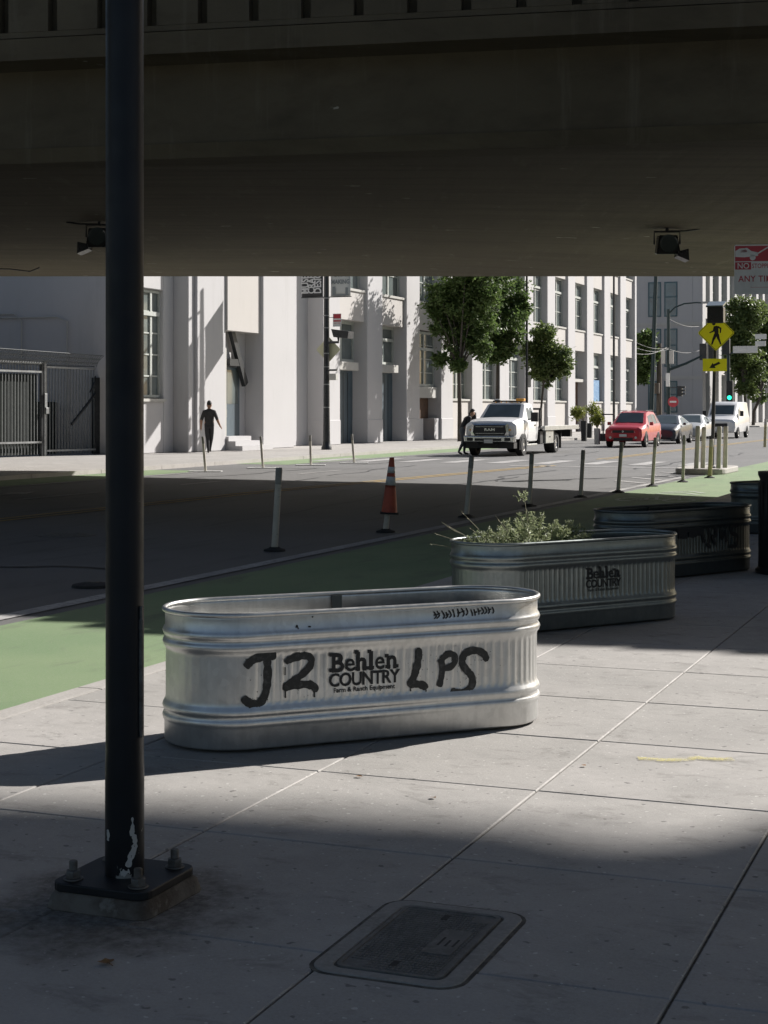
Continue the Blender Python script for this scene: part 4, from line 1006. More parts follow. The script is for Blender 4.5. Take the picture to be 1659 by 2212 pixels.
mb=MB(BM); mb.hexa([(-26.9,52.85,4.36),(-26.9,53.15,4.36),(-26.75,53.15,4.36),(-26.75,52.85,4.36)],[(-26.9,54.0,2.35),(-26.9,54.25,2.5),(-26.75,54.25,2.5),(-26.75,54.0,2.35)][0:4]); mb.box(-26.9,-26.76,52.75,53.6,3.1,3.36); mb.build('dark_diagonal',M['dark_steel'],wb)  # dark slanted strip and crosspiece in the entry recess
frame_window(wb,BM,-27.38,46.75,48.58,1.90,5.56,3,5,'frame','glass',.09,trans=4.75)
mb=MB(BM); mb.box(-27.4,-27.12,46.68,48.65,1.76,1.858); mb.build('sill',M['sill'],wb)
for k in range(12):
    a=62.5+4.9*k; b=a+3.1
    if k==11: b=119.2
    def sp_(z0,z1):
        mb=MB(BM); mb.box(BK,-26.64,a,b,z0,z1); mb.build('spandrel',M['cream_wall'],wb)
    sp_(5.35,6.62); sp_(9.8,11.1); sp_(14.2,TOP-.01)
    for z0,z1 in ((6.62,9.8),(11.1,14.2)):
        frame_window(wb,BM,-26.92,a+.25,b-.02,z0,z1,2,3,'frame','glass',.10,trans=z1-.9)
        mb=MB(BM); mb.box(BK,-26.80,a,a+.25,z0+.001,z1-.001); mb.build('reveal',M['white_wall'],wb)
        mb=MB(BM); mb.box(-26.86,-26.58,a+.01,b-.01,z0+.003,z0+.11); mb.build('sill',M['sill'],wb)
    if k<2:
        frame_window(wb,BM,-27.2,a+.15,b-.02,3.56,5.35,2,1,'frame','glass',.13,trans=4.72)
        mb=MB(BM); mb.box(BK,-26.72,a+.002,b-.5,3.19,3.55); mb.build('door_hood',M['sill'],wb,bevel=.02)
        mb=MB(BM); mb.box(BK,-27.22,a,b,.01,3.19)
        d=mb.build('door',M['door'],wb)
        mb=MB(BM)
        for q in range(1,6): mb.box(-27.219,-27.205,a+.5*q,a+.5*q+.03,.05,3.1)
        mb.build('seam',M['dark_steel'],d)
    elif k==2:
        frame_window(wb,BM,-26.92,a+.1,b-.02,2.62,5.3,2,4,'frame','glass',.12,trans=4.45)
        mb=MB(BM); mb.box(BK,-26.7,a+.002,b-.002,2.05,2.6); mb.build('door_hood',M['sill'],wb,bevel=.02)
        mb=MB(BM); mb.box(BK,-27.2,a,b,.01,2.05); mb.build('door',M['brown'],wb)
        for a_,b_ in ((a,a+.75),(b-.75,b)):
            mb=MB(BM); mb.box(-27.19,-26.6,a_,b_,.01,1.05); mb.build('low_wall',M['white_wall'],wb)
    elif k==8:
        frame_window(wb,BM,-27.2,a+.1,b-.02,3.5,5.33,2,1,'frame','glass',.12)
        mb=MB(BM); mb.box(BK,-27.15,a,b,.01,3.3); mb.build('door',M['brown'],wb)
        mb=MB(BM); mb.box(BK,-26.7,a,b,3.3,3.5); mb.build('door_hood',M['sill'],wb)
    else:
        frame_window(wb,BM,-26.92,a+.1,b-.02,1.95,5.33,2,4,'frame','glass',.11,trans=4.4)
        mb=MB(BM); mb.box(BK,-26.66,a,b,.01,1.93); mb.build('low_wall',M['cream_wall'],wb,bevel=.02)
        mb=MB(BM); mb.box(-26.86,-26.58,a+.01,b-.01,1.932,2.03); mb.build('sill',M['sill'],wb)
mb=MB(BM); a=62.5+4.9*9; mb.box(-26.85,-26.78,a+.5,a+2.95,2.04,3.5); mb.build('poster',M['blue'],wb)
mb=MB(BM)                                            # conduits on the shaded end wall
y=46.13
for pts in ([(-33.2,y,4.62),(-29.9,y,4.60),(-29.5,y,4.45),(-29.5,y,.4)],[(-33.2,y,4.74),(-31.6,y,4.74),(-31.3,y,4.5),(-31.3,y,.4)]): mb.tube(pts,.025,6)
mb.build('conduit',M['sill'],wb)

s1_=146.6
gb=thing('grey_building','grey corner building with tall teal windows beyond the cross street','building',S(s1_,26.5,0),-TH); B2=Matrix.Translation((26.5,-s1_,0))
mb=MB(B2); mb.box(-75,-27.2,146.6,300,-.05,22); mb.box(-27.2,-26.3,146.6,148.2,0,22)
for k in range(1,30): mb.box(-27.2,-26.5,146.6+4.9*k,148.2+4.9*k,0,22)
mb.build('wall',M['grey_wall'],gb,bevel=.03,seg=1)
for k in range(30):
    a=148.2+4.9*k; 
    for z0,z1 in ((4.9,6.3),(10.0,11.4),(15.5,17)):
        mb=MB(B2); mb.box(-27.2,-26.7,a,a+3.3,z0,z1); mb.build('spandrel',M['cream_wall'],gb)
    if k<14:
        for z0,z1 in ((1.4,4.9),(6.3,10.0),(11.4,15.5)):
            frame_window(gb,B2,-26.95,a+.1,a+3.25,z0,z1,2,3,'frame','glass',.12)
def end_window(c0,c1,z0,z1):
    mb=MB(B2); y=146.6
    mb.box(-c0,-c1,y-.06,y-.001,z0,z0+.1); mb.box(-c0,-c1,y-.06,y-.001,z1-.1,z1)
    mb.box(-c0,-c0+.1,y-.06,y-.001,z0+.1,z1-.1); mb.box(-c1-.1,-c1,y-.06,y-.001,z0+.1,z1-.1); mb.box(-c0+.1,-c1-.1,y-.05,y-.002,z0+(z1-z0)*.55,z0+(z1-z0)*.55+.1)
    f=mb.build('window',M['teal_frame'],gb); mb=MB(B2); mb.box(-c0+.08,-c1-.08,y-.03,y-.004,z0+.08,z1-.08); mb.build('pane',M['teal_glass'],f)
for (z0,z1) in ((10.0,13.2),(5.4,8.9),(1.2,4.1),(14.4,17.6)):
    for c0,c1 in ((31.3,30.1),(29.8,28.6),(36.3,35.1),(34.8,33.6),(41.3,40.1),(39.8,38.6)): end_window(c0,c1,z0,z1)
mb=MB(B2); mb.box(-60,-26.31,146.52,146.60,4.25,4.55); mb.box(-60,-26.31,146.52,146.60,9.2,9.45); mb.build('string_course',M['sill'],gb)

# ---------------------------------------------------------------- fence
A=S(39.6,29.7,0); Bp=S(46.0,28.35,0); dv=Bp-A; FL=dv.length; ang=math.atan2(dv.y,dv.x)
fn=thing('metal_fence','dark metal bar fence and gate with slanted mesh top before a shaded wall','fence',A,ang)
def s_at(u):
    lo,hi=-1.0,3.0
    for _ in range(50):
        m=(lo+hi)/2
        if proj(A+dv*m)[0]<u: lo=m
        else: hi=m
    return lo*FL
xg=s_at(93); xe=s_at(227); xl=-3.0; xd=s_at(206)
for x,hh,mat in ((xg-.07,3.0,'dark_steel'),(xg+.06,3.05,'grey_steel'),(xe,2.95,'grey_steel'),(xl,3.1,'grey_steel')):
    mb=MB(); mb.box(x-.05,x+.05,-.05,.05,0,hh); mb.build('post',M[mat],fn,bevel=.01)
def rail(x0,x1,z0,z1=None):
    z1=z1 or z0; mb=MB(); mb.hexa([(x0,-.06,z0),(x1,-.06,z1),(x1,-.015,z1),(x0,-.015,z0)],[(x0,-.06,z0+.06),(x1,-.06,z1+.06),(x1,-.015,z1+.06),(x0,-.015,z0+.06)]); mb.build('rail',M['grey_steel'],fn)
rail(xl,xg-.12,3.0,2.94); rail(xl,xg-.12,2.70,2.66); rail(xl,xg-.12,.42); rail(xg+.11,xd-.05,2.82,2.80); rail(xg+.11,xd-.05,.14)
for x0,x1,z1 in ((xl,xg-.12,3.0),(xg+.11,xd-.05,2.86)):
    mb=MB(); k=x0+.05
    while k<x1: mb.box(k-.012,k+.012,-.012,.010,.06,z1); k+=.135
    mb.build('bars',M['fence'],fn)
mb=MB()                                              # slanted mesh topper: crossing rods
zl=lambda x: 3.48+(3.27-3.48)*(x-xl)/(xd-xl)
k=xl
while k<xd-.1:
    z0=2.9; zz=zl(k)
    mb.tube([(k,0,z0),(k+.16,-.36,zz)],.011,4,cap=False); mb.tube([(k+.16,0,z0),(k,-.36,zz)],.011,4,cap=False); k+=.105
for f in (.0,.33,.66,1.0): mb.tube([(xl,-.36*f,2.9+(zl(xl)-2.9)*f),(xd-.02,-.36*f,2.9+(zl(xd)-2.9)*f)],.010,4)
mb.build('mesh_topper',M['fence'],fn)
mb=MB(); mb.box(xl,xg-.2,.10,.13,.05,2.62); mb.build('screen',M['screen'],fn)
mb=MB(); mb.box(xg+.12,xd-.1,1.6,1.7,0,1.75); mb.build('back_screen',M['screen'],fn)
mb=MB(); mb.box(xd-.05,xe-.12,-.04,.12,.02,2.55); mb.hexa([(xd-.30,-.06,2.05),(xd-.05,-.06,2.25),(xd-.05,0,2.25),(xd-.30,0,2.05)],[(xd-.05,-.06,2.45),(xd-.03,-.06,2.6),(xd-.03,0,2.6),(xd-.05,0,2.45)]); mb.tube([(xd-.05,-.04,2.0),(xd-1.15,-.04,1.0)],.05,6); mb.build('gate_leaf',M['dark_steel'],fn)
mb=MB(); mb.box(xg+.02,xg+.16,-.12,-.05,1.35,1.55); mb.box(xg-.02,xg+.10,-.10,-.05,1.55,2.0); mb.build('lock_box',M['grey_steel'],fn,bevel=.01)
mb=MB(); mb.box(xe+.05,xe+.5,-.03,.0,1.7,2.35); mb.build('notice',M['sign_white'],fn)
rail(xe+.05,xe+1.0,2.82)

# ---------------------------------------------------------------- poles and signals far down the street
def pole_at(name,label,cat,u,vb,vt,r,mat,Y=None,z=0,ut=None):
    p=G(u,vb,z) if Y is None else Vector(((u-CU)/F*Y,Y,z))
    t=thing(name,label,cat,p,-TH); q=atY(ut or u,vt,p.y)-p; q=Rz@q
    mb=MB(); mb.tube([(0,0,0),q],[r,r*.75],10); mb.lathe([(r*1.7,0),(r*1.6,.25),(r,.35)],10); mb.build('pole',M[mat],t,auto=50); return t,q,p
t,q,p=pole_at('street_pole','thin dark pole rising through the small tree on the far pavement','pole',1138,0,560,.07,'black_steel',Y=80.5)
mb=MB(); mb.box(.03,.22,-.03,.0,2.6,3.2); mb.build('notice',M['sill'],t)
t,q,p=pole_at('street_pole','thin dark pole in front of the white building above the red car','pole',1326,0,560,.08,'black_steel',Y=98)
t,q,p=pole_at('utility_pole','dark green leaning utility pole before the grey building','utility pole',1406,0,560,.20,'green_pole',Y=133,ut=1418)
t,q,p=pole_at('utility_pole','brown wooden utility pole with pale wires tied to its top','utility pole',1424,0,742,.25,'wood',Y=135)
mb=MB(); mb.box(-.9,.9,-.06,.06,q.z-.5,q.z-.35); mb.build('crossarm',M['wood'],t)
mb=MB(); mb.lathe([(.3,2.2),(.32,2.3),(.32,3.0),(.3,3.1)],12,o=(-.2,-.35,.6)); mb.build('transformer',M['wood'],t)
t,q,p=pole_at('signal_mast','dark green signal mast with curved lamp arm and long diagonal signal arm','traffic light',1444,0,668,.16,'green_pole',Y=126)
def loc2(u,v): return Rz@(atY(u,v,p.y)-p)
mb=MB(); mb.tube([loc2(1446,676),loc2(1458,664),loc2(1478,656),loc2(1505,653.5),loc2(1524,654.5)],.06,8); mb.build('lamp_arm',M['green_pole'],t)
mb=MB(); a=loc2(1524,655); mb.box(a.x-.1,a.x+.8,-.15,.15,a.z-.1,a.z+.06); mb.build('luminaire',M['grey_steel'],t,bevel=.02)
mb=MB(); mb.tube([loc2(1446,798),loc2(1480,786),loc2(1524,765)],[.13,.10,.07],8); mb.build('signal_arm',M['green_pole'],t)
mb=MB(); a=loc2(1527,760)
for k in (0,1): mb.box(a.x-.55+.7*k,a.x+k*.7,a.y-.2,a.y+.2,a.z-.65,a.z+.65)
mb.build('signal_head',M['dark_steel'],t,bevel=.03)
for (u0,u1,v0,v1) in ((1429.5,1439,758,786),(1447,1457,758,786)):
    a=loc2(u0,v1);b_=loc2(u1,v0); mb=MB(); mb.box(a.x,b_.x,a.y-.3,a.y-.2,a.z,b_.z); mb.build('street_name_plate',M['sill'],t)
a=loc2(1440,835);b_=loc2(1448,806); mb=MB(); mb.box(a.x,b_.x,a.y-.3,a.y-.2,a.z,b_.z); mb.build('white_plate',M['sign_white'],t)
a=loc2(1464,856);b_=loc2(1474,834); mb=MB(); mb.box(a.x,b_.x,a.y-.2,a.y+.3,a.z,b_.z); 
for k in range(3): mb.box(b_.x,b_.x+.25,a.y-.12,a.y+.12,a.z+.12+.26*k,a.z+.26+.26*k)
mb.tube([(0,0,b_.z-.1),(a.x,a.y,b_.z-.1)],.03,6); mb.build('side_signal',M['dark_steel'],t)
a=loc2(1456,868); mb=MB(); mb.lathe([(.42,-.02),(.42,.02)],18,'y',(a.x,a.y-.35,a.z)); o=mb.build('red_disc',M['sign_red'],t); mb=MB(); mb.box(a.x-.26,a.x+.26,a.y-.40,a.y-.375,a.z-.07,a.z+.07); mb.build('white_bar',M['sign_white'],o)
t,q,p=pole_at('signal_mast','dark signal mast with a green light and white street name plates','traffic light',1573,0,730,.15,'green_pole',Y=112)
a=loc2(1577,846); mb=MB(); mb.box(a.x-.22,a.x+.22,a.y-.25,a.y+.15,a.z-.75,a.z+.75); h_=mb.build('signal_head',M['dark_steel'],t,bevel=.03)
mb=MB(); mb.lathe([(.15,-.012),(.15,.0),(.0,.02)],16,'y',(a.x,a.y-.27,a.z-.42)); mb.build('green_lens',M['green_light'],h_)
mb=MB(); mb.tube([loc2(1573,768),loc2(1590,756),loc2(1644,748)],.06,8); mb.build('sign_arm',M['green_pole'],t)
for (u0,u1,v0,v1) in ((1584,1640,748,763),(1632,1657,722,733),(1632,1656,737,748)):
    a=loc2(u0,v1);b_=loc2(u1,v0); mb=MB(); mb.box(a.x,b_.x,a.y-.16,a.y-.1,a.z,b_.z); mb.build('street_name_plate',M['sign_white'],t)
a=loc2(1572,735); mb=MB(); mb.box(a.x-.35,a.x+.15,a.y-.2,a.y+.2,a.z-1.0,a.z+.1); mb.build('back_signal',M['dark_steel'],t,bevel=.03)
# wires
def wire(u0,v0,Y0,u1,v1,Y1,label,sag=.25):
    a=atY(u0,v0,Y0);b_=atY(u1,v1,Y1); pts=[a.lerp(b_,k/8)+Vector((0,0,-sag*math.sin(math.pi*k/8))) for k in range(9)]
    mb=MB(); mb.tube([x-a for x in pts],.022,5); o=mb.build('overhead_wire',M['wire']); o.location=a; props(o,label,'wire',group='trolley wires over the cross street')
wire(1372,739,121,1447,752,126,'upper pale overhead wire reaching the wooden pole from the white building')
wire(1372,751,121,1447,754,126,'middle pale overhead wire reaching the signal mast')
wire(1372,764,121,1440,751,134,'lowest pale overhead wire sloping up to the wooden pole')
wire(1447,755,126,1512,757,146.4,'pale overhead wire running right to the grey building')
wire(1447,690,126,1512,705,146.4,'high faint overhead wire crossing the grey wall')

# ---------------------------------------------------------------- trees
def tree(name,label,base,Y,blobs,nleaf,ls,mat,tr=.11,group='street trees',lean=0,px=None):
    t=thing(name,label,'tree',base,random.random()*.01,group); k=Y/F
    bl=[(atY(u,v,Y)-base+Vector((0,random.uniform(-.8,.8)*r*k,0)),r*k) for u,v,r in blobs]
    cz=min(b.z-r*.5 for b,r in bl); mt=MB()
    top=Vector((sum(b.x for b,r in bl)/len(bl)*.45,0,max(cz,1.9)))
    mt.tube([(0,0,-.02),(top.x*.1,0,top.z*.5),top],[tr,tr*.85,tr*.7],10)
    for b,r in bl:
        m=top.lerp(b,.5)+Vector((random.uniform(-.15,.15),random.uniform(-.15,.15),.12)); mt.tube([top-Vector((0,0,.1)),m,b],[tr*.5,tr*.32,tr*.12],7)
        for q in range(5):
            d=Vector((random.gauss(0,1),random.gauss(0,1),random.gauss(.2,1))).normalized()*r*.8; mt.tube([b.lerp(m,.3),b+d*.5,b+d],[tr*.15,tr*.1,tr*.04],5)
    mt.build('trunk',M['bark'],t,auto=50)
    ml=MB(); tot=sum(r*r for b,r in bl)
    for b,r in bl:
        nc=max(6,int(30*r/.9))
        for c in range(nc):
            d=Vector((random.gauss(0,1),random.gauss(0,1),random.gauss(0,1))).normalized(); f=.30+.85*random.random()**.7
            cc=b+Vector((d.x*r,d.y*r,d.z*r*.92))*f; cs=r*random.uniform(.13,.27)
            for j in range(int(nleaf*r*r/tot/nc)):
                p=cc+Vector((random.gauss(0,cs),random.gauss(0,cs),random.gauss(0,cs*.8)))
                leafcard(ml,p,Vector((random.gauss(0,1),random.gauss(0,1),random.gauss(-.3,.7))),ls*random.uniform(.6,1.4),ls*.6,fold=.15)
    ml.build('crown',M[mat],t,normals=False); return t
random.seed(5)
def onwalk(u,c=22.5,dY=0):
    t_=(u-CU)/F; Y=c/(ST-CT*t_); return Vector((t_*Y,Y,0)),Y
b_,Y=onwalk(993,24.0); tree('street_tree','large dark leafy street tree behind the walking person at the truck',b_,Y,[(975,655,44),(1005,625,50),(985,705,40),(972,772,24),(1030,690,44),(1005,560,55),(952,640,26),(950,775,14),(938,672,16),(1020,735,26),(942,715,14),(1045,620,44),(995,790,16),(1042,745,28)],24000,.19,'leaf',.11)
b_,Y=onwalk(1075,24.0); tree('street_tree','large dark leafy street tree just right of it, above the truck cab',b_,Y,[(1060,640,48),(1105,690,34),(1065,725,40),(1045,580,50),(1092,625,40),(1072,768,22),(1125,668,20),(1035,735,26),(1035,690,40),(1122,640,16),(1110,725,18),(1095,755,16),(1050,705,34),(1085,755,22),(1040,650,40)],24000,.19,'leaf',.11)
b_,Y=onwalk(1168); tree('street_tree','small round street tree above the truck bed',b_,Y,[(1168,742,30),(1192,776,34),(1160,792,26),(1208,792,24),(1180,715,20),(1150,758,22),(1215,770,18),(1185,815,18)],12000,.18,'leaf2',.07)
b_,Y=onwalk(1612); tree('street_tree','pale topped tree beside the green traffic light, left of the pair',b_,Y,[(1596,705,30),(1618,680,32),(1606,750,34),(1622,800,30),(1590,775,22),(1610,840,18),(1585,660,16)],11000,.36,'leaf2',.17)
b_,Y=onwalk(1627); tree('street_tree','dark tree at the right edge behind the white street name plates',b_,Y+2,[(1645,690,34),(1650,745,36),(1640,800,36),(1668,720,38),(1660,790,36),(1640,850,18)],11000,.36,'leaf',.17)
b_=S(131,34,0); tree('street_tree','dark green tree between the white and the grey building',b_,b_.y,[(1385,740,22),(1398,770,20),(1380,790,20),(1400,725,12),(1390,815,12)],7000,.34,'leaf',.15)
# planters
def planter(label,u0,u1,v0,v1,pu,pv,pr,mat,z=0):
    p=G((u0+u1)/2,v1,z); k=p.y/F; w=(u1-u0)*k/2; h=(v1-v0)*k
    t=thing('planter',label,'planter',p,-TH,'tall planters by the parked cars')
    mb=MB(); mb.hexa([(-w*.85,-w*.85,0),(w*.85,-w*.85,0),(w*.85,w*.85,0),(-w*.85,w*.85,0)],[(-w,-w,h),(w,-w,h),(w,w,h),(-w,w,h)]); mb.build('tub',M[mat],t,bevel=.015)
    ml=MB(); c=Rz@(atY(pu,pv,p.y)-p); r=pr*k
    ms=MB()
    for i in range(14):
        d=Vector((random.gauss(0,.6),random.gauss(0,.6),abs(random.gauss(.6,.5)))); e=c+d*r*.6; ms.tube([(0,0,h-.02),(e.x*.5,e.y*.5,(h+e.z)/2),e],.012,4)
        for j in range(45): leafcard(ml,e+Vector((random.gauss(0,r*.3),random.gauss(0,r*.3),random.gauss(0,r*.35))),Vector((random.gauss(0,1),random.gauss(0,1),random.gauss(.4,.8))),.16,.06)
    ms.build('stem',M['straw'],t,normals=False); ml.build('leaves',M['yellowplant'],t,normals=False)
planter('tall dark planter with yellow-green plant just right of the truck bed',1255.5,1267.5,909,953,1246,897,13,'dark_steel')
planter('tall dark planter with spiky yellow-green plant, right of the first planter',1268,1279,914,946,1283,892,13,'dark_steel')
planter('pale planter with thin leafy plant left of the red car',1284,1296,925,960,1290,912,10,'sill')
t,q,p=pole_at('sign_stand','thin black stand with a crossbar left of the red car','stand',1303,953,892,.035,'black_steel')
mb=MB(); mb.box(-.45,.55,-.03,.03,q.z-.1,q.z-.04); mb.build('crossbar',M['black_steel'],t); mb=MB(); mb.box(-.16,.16,-.16,.16,0,.36); mb.build('weight_bag',M['rubber'],t,bevel=.06)
# ---------------------------------------------------------------- vehicles: front at y=0 facing -y, rear at +y
def wheel(root,x,y,r,w,side,dual=False):
    mb=MB(); x0=x-w/2; 
    mb.lathe([(r*.60,x0),(r*.93,x0),(r,x0+w*.12),(r,x0+w*.88),(r*.93,x0+w),(r*.60,x0+w),(r*.58,x0+w*.9),(r*.58,x0+w*.1)],26,'x',(0,y,r),closed=True)
    wl=mb.build('wheel',M['tyre'],root,auto=40)
    f=x+side*w*.42
    mb=MB(); mb.lathe([(r*.60,f-side*.02),(r*.56,f),(r*.50,f-side*.03),(r*.22,f-side*.05),(r*.16,f+side*.0),(r*.0,f+side*.01)],22,'x',(0,y,r))
    for k in range(5):
        a=2*math.pi*k/5; mb.hexa([(f-side*.045,y+r*.13*math.cos(a+.5),r+r*.13*math.sin(a+.5)),(f-side*.045,y+r*.13*math.cos(a-.5),r+r*.13*math.sin(a-.5)),(f-side*.03,y+r*.54*math.cos(a-.16),r+r*.54*math.sin(a-.16)),(f-side*.03,y+r*.54*math.cos(a+.16),r+r*.54*math.sin(a+.16))],
            [(f-side*.02,y+r*.13*math.cos(a+.5),r+r*.13*math.sin(a+.5)),(f-side*.02,y+r*.13*math.cos(a-.5),r+r*.13*math.sin(a-.5)),(f-side*.005,y+r*.54*math.cos(a-.16),r+r*.54*math.sin(a-.16)),(f-side*.005,y+r*.54*math.cos(a+.16),r+r*.54*math.sin(a+.16))])
    mb.build('rim',M['rim'],wl,auto=40)
def at_st(st,y):
    for a,b in zip(st[:-1],st[1:]):
        if a[0]<=y<=b[0]:
            t=(y-a[0])/(b[0]-a[0]) if b[0]>a[0] else 0; return [a[i]+(b[i]-a[i])*t for i in range(len(a))]
    return st[-1] if y>st[-1][0] else st[0]
def body(root,st,mat,name='body',crown=.03):
    """stations: y, z sill, z belt, z top, half widths at sill, belt, top"""
    rings=[]
    for (y,zb,zs,zt,wb,ws,wt) in st:
        zm=zb+(zs-zb)*.45; half=[(wb*.9,zb),(wb,zb+.05),(ws*1.01,zm),(ws,zs-.06),(ws*.975,zs),(wt+(ws-wt)*.04,zt-.04 if zt-zs>.15 else zt-.012),(wt*.93,zt),(wt*.5,zt+crown*.8),(0,zt+crown)]
        rings.append([(x,y,z) for x,z in half]+[(-x,y,z) for x,z in half[:-1][::-1]])
    mb=MB(); mb.loft(rings); return mb.build(name,M[mat],root,auto=28)
def shift(q,d):
    a,b,c=Vector(q[0]),Vector(q[1]),Vector(q[3]); n=(b-a).cross(c-a).normalized(); return [Vector(p)+n*d for p in q]
def slab(mb,q,d=.012,t=.03):
    o=shift(q,d); i=shift(q,d-t); mb.hexa(i,o)
def shield(root,st,y0,y1,mat='car_glass',name='windscreen',k0=.90,k1=.90,a=.06,b=.94):
    s0,s1=at_st(st,y0),at_st(st,y1)
    def P(t,sx):
        y=y0+(y1-y0)*t; s=at_st(st,y); k=k0+(k1-k0)*t; return Vector((sx*s[6]*k*.93,y,s[3]+.012))
    q=[P(a,-1),P(a,1),P(b,1),P(b,-1)]
    n=(q[1]-q[0]).cross(q[3]-q[0])
    if n.z<0: q=q[::-1]
    mb=MB(); slab(mb,q,.022,.03); return mb.build(name,M[mat],root)
def sideglass(root,st,y0,y1,side,lo=.12,hi=.84,mat='car_glass',tilt0=.0,tilt1=.0):
    def P(y,f):
        s=at_st(st,y); zb_,zt_=s[2],s[3]-.04; xb=s[5]*.975; xt=s[6]+(s[5]-s[6])*.04
        return Vector((side*(xb+(xt-xb)*f),y,zb_+(zt_-zb_)*f))
    q=[P(y0,lo),P(y1,lo),P(y1+tilt1,hi),P(y0+tilt0,hi)]
    n=(q[1]-q[0]).cross(q[3]-q[0])
    if n.x*side<0: q=q[::-1]
    mb=MB(); slab(mb,q,.006,.02); return mb.build('side_window',M[mat],root)
def arch(root,x,y,r,side):
    mb=MB(); pts=[]
    for k in range(17):
        t=math.pi*k/16; pts.append((y+r*1.16*math.cos(t),r+r*1.16*math.sin(t)))
    pts=[(y+r*1.16,.24)]+pts+[(y-r*1.16,.24)]
    mb.prism(pts,x-.012 if side>0 else x+.012,x+.006*side,'x'); mb.build('wheel_arch',M['trim'],root)
def basics(t,W,L,zb,wr,wy,ww=.21,arch_x=None):
    for y in wy:
        for sd in (-1,1):
            arch(t,sd*(arch_x or W/2)*1.0,y,wr,sd); wheel(t,sd*(W/2-ww/2+.03),y,wr,ww,sd)
def car(kind,label,cat,s,c,mat,scale,group='cars queued on the street'):
    t=thing('car' if kind!='van' else 'white_van',label,cat,S(s,c,ROAD),-TH,None if kind=='van' else group,scale)
    if kind=='suv':
        W,L=1.82,4.5; st=[(0,.36,.78,.86,.66,.74,.60),(.10,.28,.84,.93,.82,.86,.70),(.55,.27,.90,1.00,.88,.905,.78),(1.05,.26,.95,1.06,.89,.91,.80),(1.25,.26,.97,1.10,.89,.91,.80),(1.95,.26,1.00,1.60,.89,.91,.66),(2.6,.26,1.01,1.68,.89,.91,.66),(3.7,.27,1.03,1.66,.89,.91,.64),(4.3,.30,1.05,1.50,.87,.88,.62),(4.5,.36,1.02,1.10,.80,.84,.70)]
        body(t,st,mat); shield(t,st,1.25,1.95)
        for sd in (-1,1): sideglass(t,st,1.65,2.55,sd,tilt0=.25); sideglass(t,st,2.63,3.45,sd); sideglass(t,st,3.53,4.1,sd,tilt1=-.1)
        mb=MB(); mb.box(-.50,.50,-.02,.03,.68,.80); mb.build('grille',M['trim'],t,bevel=.01)
        mb=MB(); mb.lathe([(.055,-.045),(.055,-.02)],12,'y',(0,0,.745)); mb.build('badge',M['chrome'],t)
        mb=MB(); mb.box(-.45,.45,-.03,.05,.31,.45); mb.build('lower_intake',M['trim'],t,bevel=.01)
        for sd in (-1,1):
            mb=MB(); mb.hexa([(sd*.54,-.01,.68),(sd*.80,.10,.70),(sd*.80,.16,.70),(sd*.54,.06,.68)],[(sd*.52,.0,.84),(sd*.82,.14,.88),(sd*.82,.20,.88),(sd*.52,.07,.84)]); mb.build('headlight',M['lens'],t,bevel=.01)
            mb=MB(); mb.lathe([(.06,-.03),(.06,.05)],12,'y',(sd*.60,.0,.46)); mb.build('fog_light',M['lens'],t)
            mb=MB(); mb.box(sd*.93,sd*1.10,1.45,1.62,1.02,1.18) if sd>0 else mb.box(sd*1.10,sd*.93,1.45,1.62,1.02,1.18); mb.build('mirror',M[mat],t,bevel=.03)
            mb=MB(); mb.tube([(sd*.62,2.0,1.71),(sd*.62,3.6,1.72)],.018,6); mb.build('roof_rail',M['trim'],t)
        basics(t,W,L,.26,.35,(.85,3.52)); pz=.56
    elif kind=='sedan':
        W,L=1.83,4.7; st=[(0,.30,.62,.68,.60,.70,.55),(.12,.22,.68,.76,.80,.84,.68),(.7,.20,.78,.90,.89,.905,.78),(1.15,.20,.84,.98,.90,.915,.80),(1.30,.20,.86,1.00,.90,.915,.80),(2.1,.20,.92,1.40,.90,.915,.58),(2.7,.20,.95,1.44,.90,.915,.57),(3.5,.21,.98,1.34,.90,.915,.57),(4.3,.24,1.00,1.06,.89,.90,.72),(4.7,.34,.94,1.0,.78,.82,.66)]
        body(t,st,mat); shield(t,st,1.20,2.1)
        for sd in (-1,1): sideglass(t,st,1.75,2.6,sd,tilt0=.3); sideglass(t,st,2.68,3.5,sd,tilt1=-.15)
        mb=MB(); mb.box(-.45,.45,-.01,.05,.24,.36); mb.build('lower_intake',M['trim'],t,bevel=.01)
        for sd in (-1,1):
            mb=MB(); mb.hexa([(sd*.50,.03,.58),(sd*.78,.16,.60),(sd*.78,.22,.60),(sd*.50,.09,.58)],[(sd*.50,.06,.67),(sd*.80,.24,.71),(sd*.80,.30,.71),(sd*.50,.12,.67)]); mb.build('headlight',M['lens'],t,bevel=.01)
            mb=MB(); mb.box(min(sd*.93,sd*1.08),max(sd*.93,sd*1.08),1.5,1.64,.94,1.06); mb.build('mirror',M[mat],t,bevel=.03)
        basics(t,W,L,.2,.34,(.9,3.75)); pz=.42
    else:
        W,L=2.0,5.6; st=[(0,.45,.95,1.02,.74,.84,.66),(.12,.36,1.05,1.14,.90,.95,.80),(.8,.34,1.18,1.34,.97,1.0,.86),(1.0,.34,1.22,1.40,.98,1.0,.86),(1.75,.34,1.30,2.05,.98,1.0,.80),(2.2,.34,1.32,2.22,.98,1.0,.84),(5.4,.36,1.34,2.22,.98,1.0,.84),(5.6,.45,1.30,2.05,.92,.95,.80)]
        body(t,st,mat); shield(t,st,1.0,1.75,b=.92)
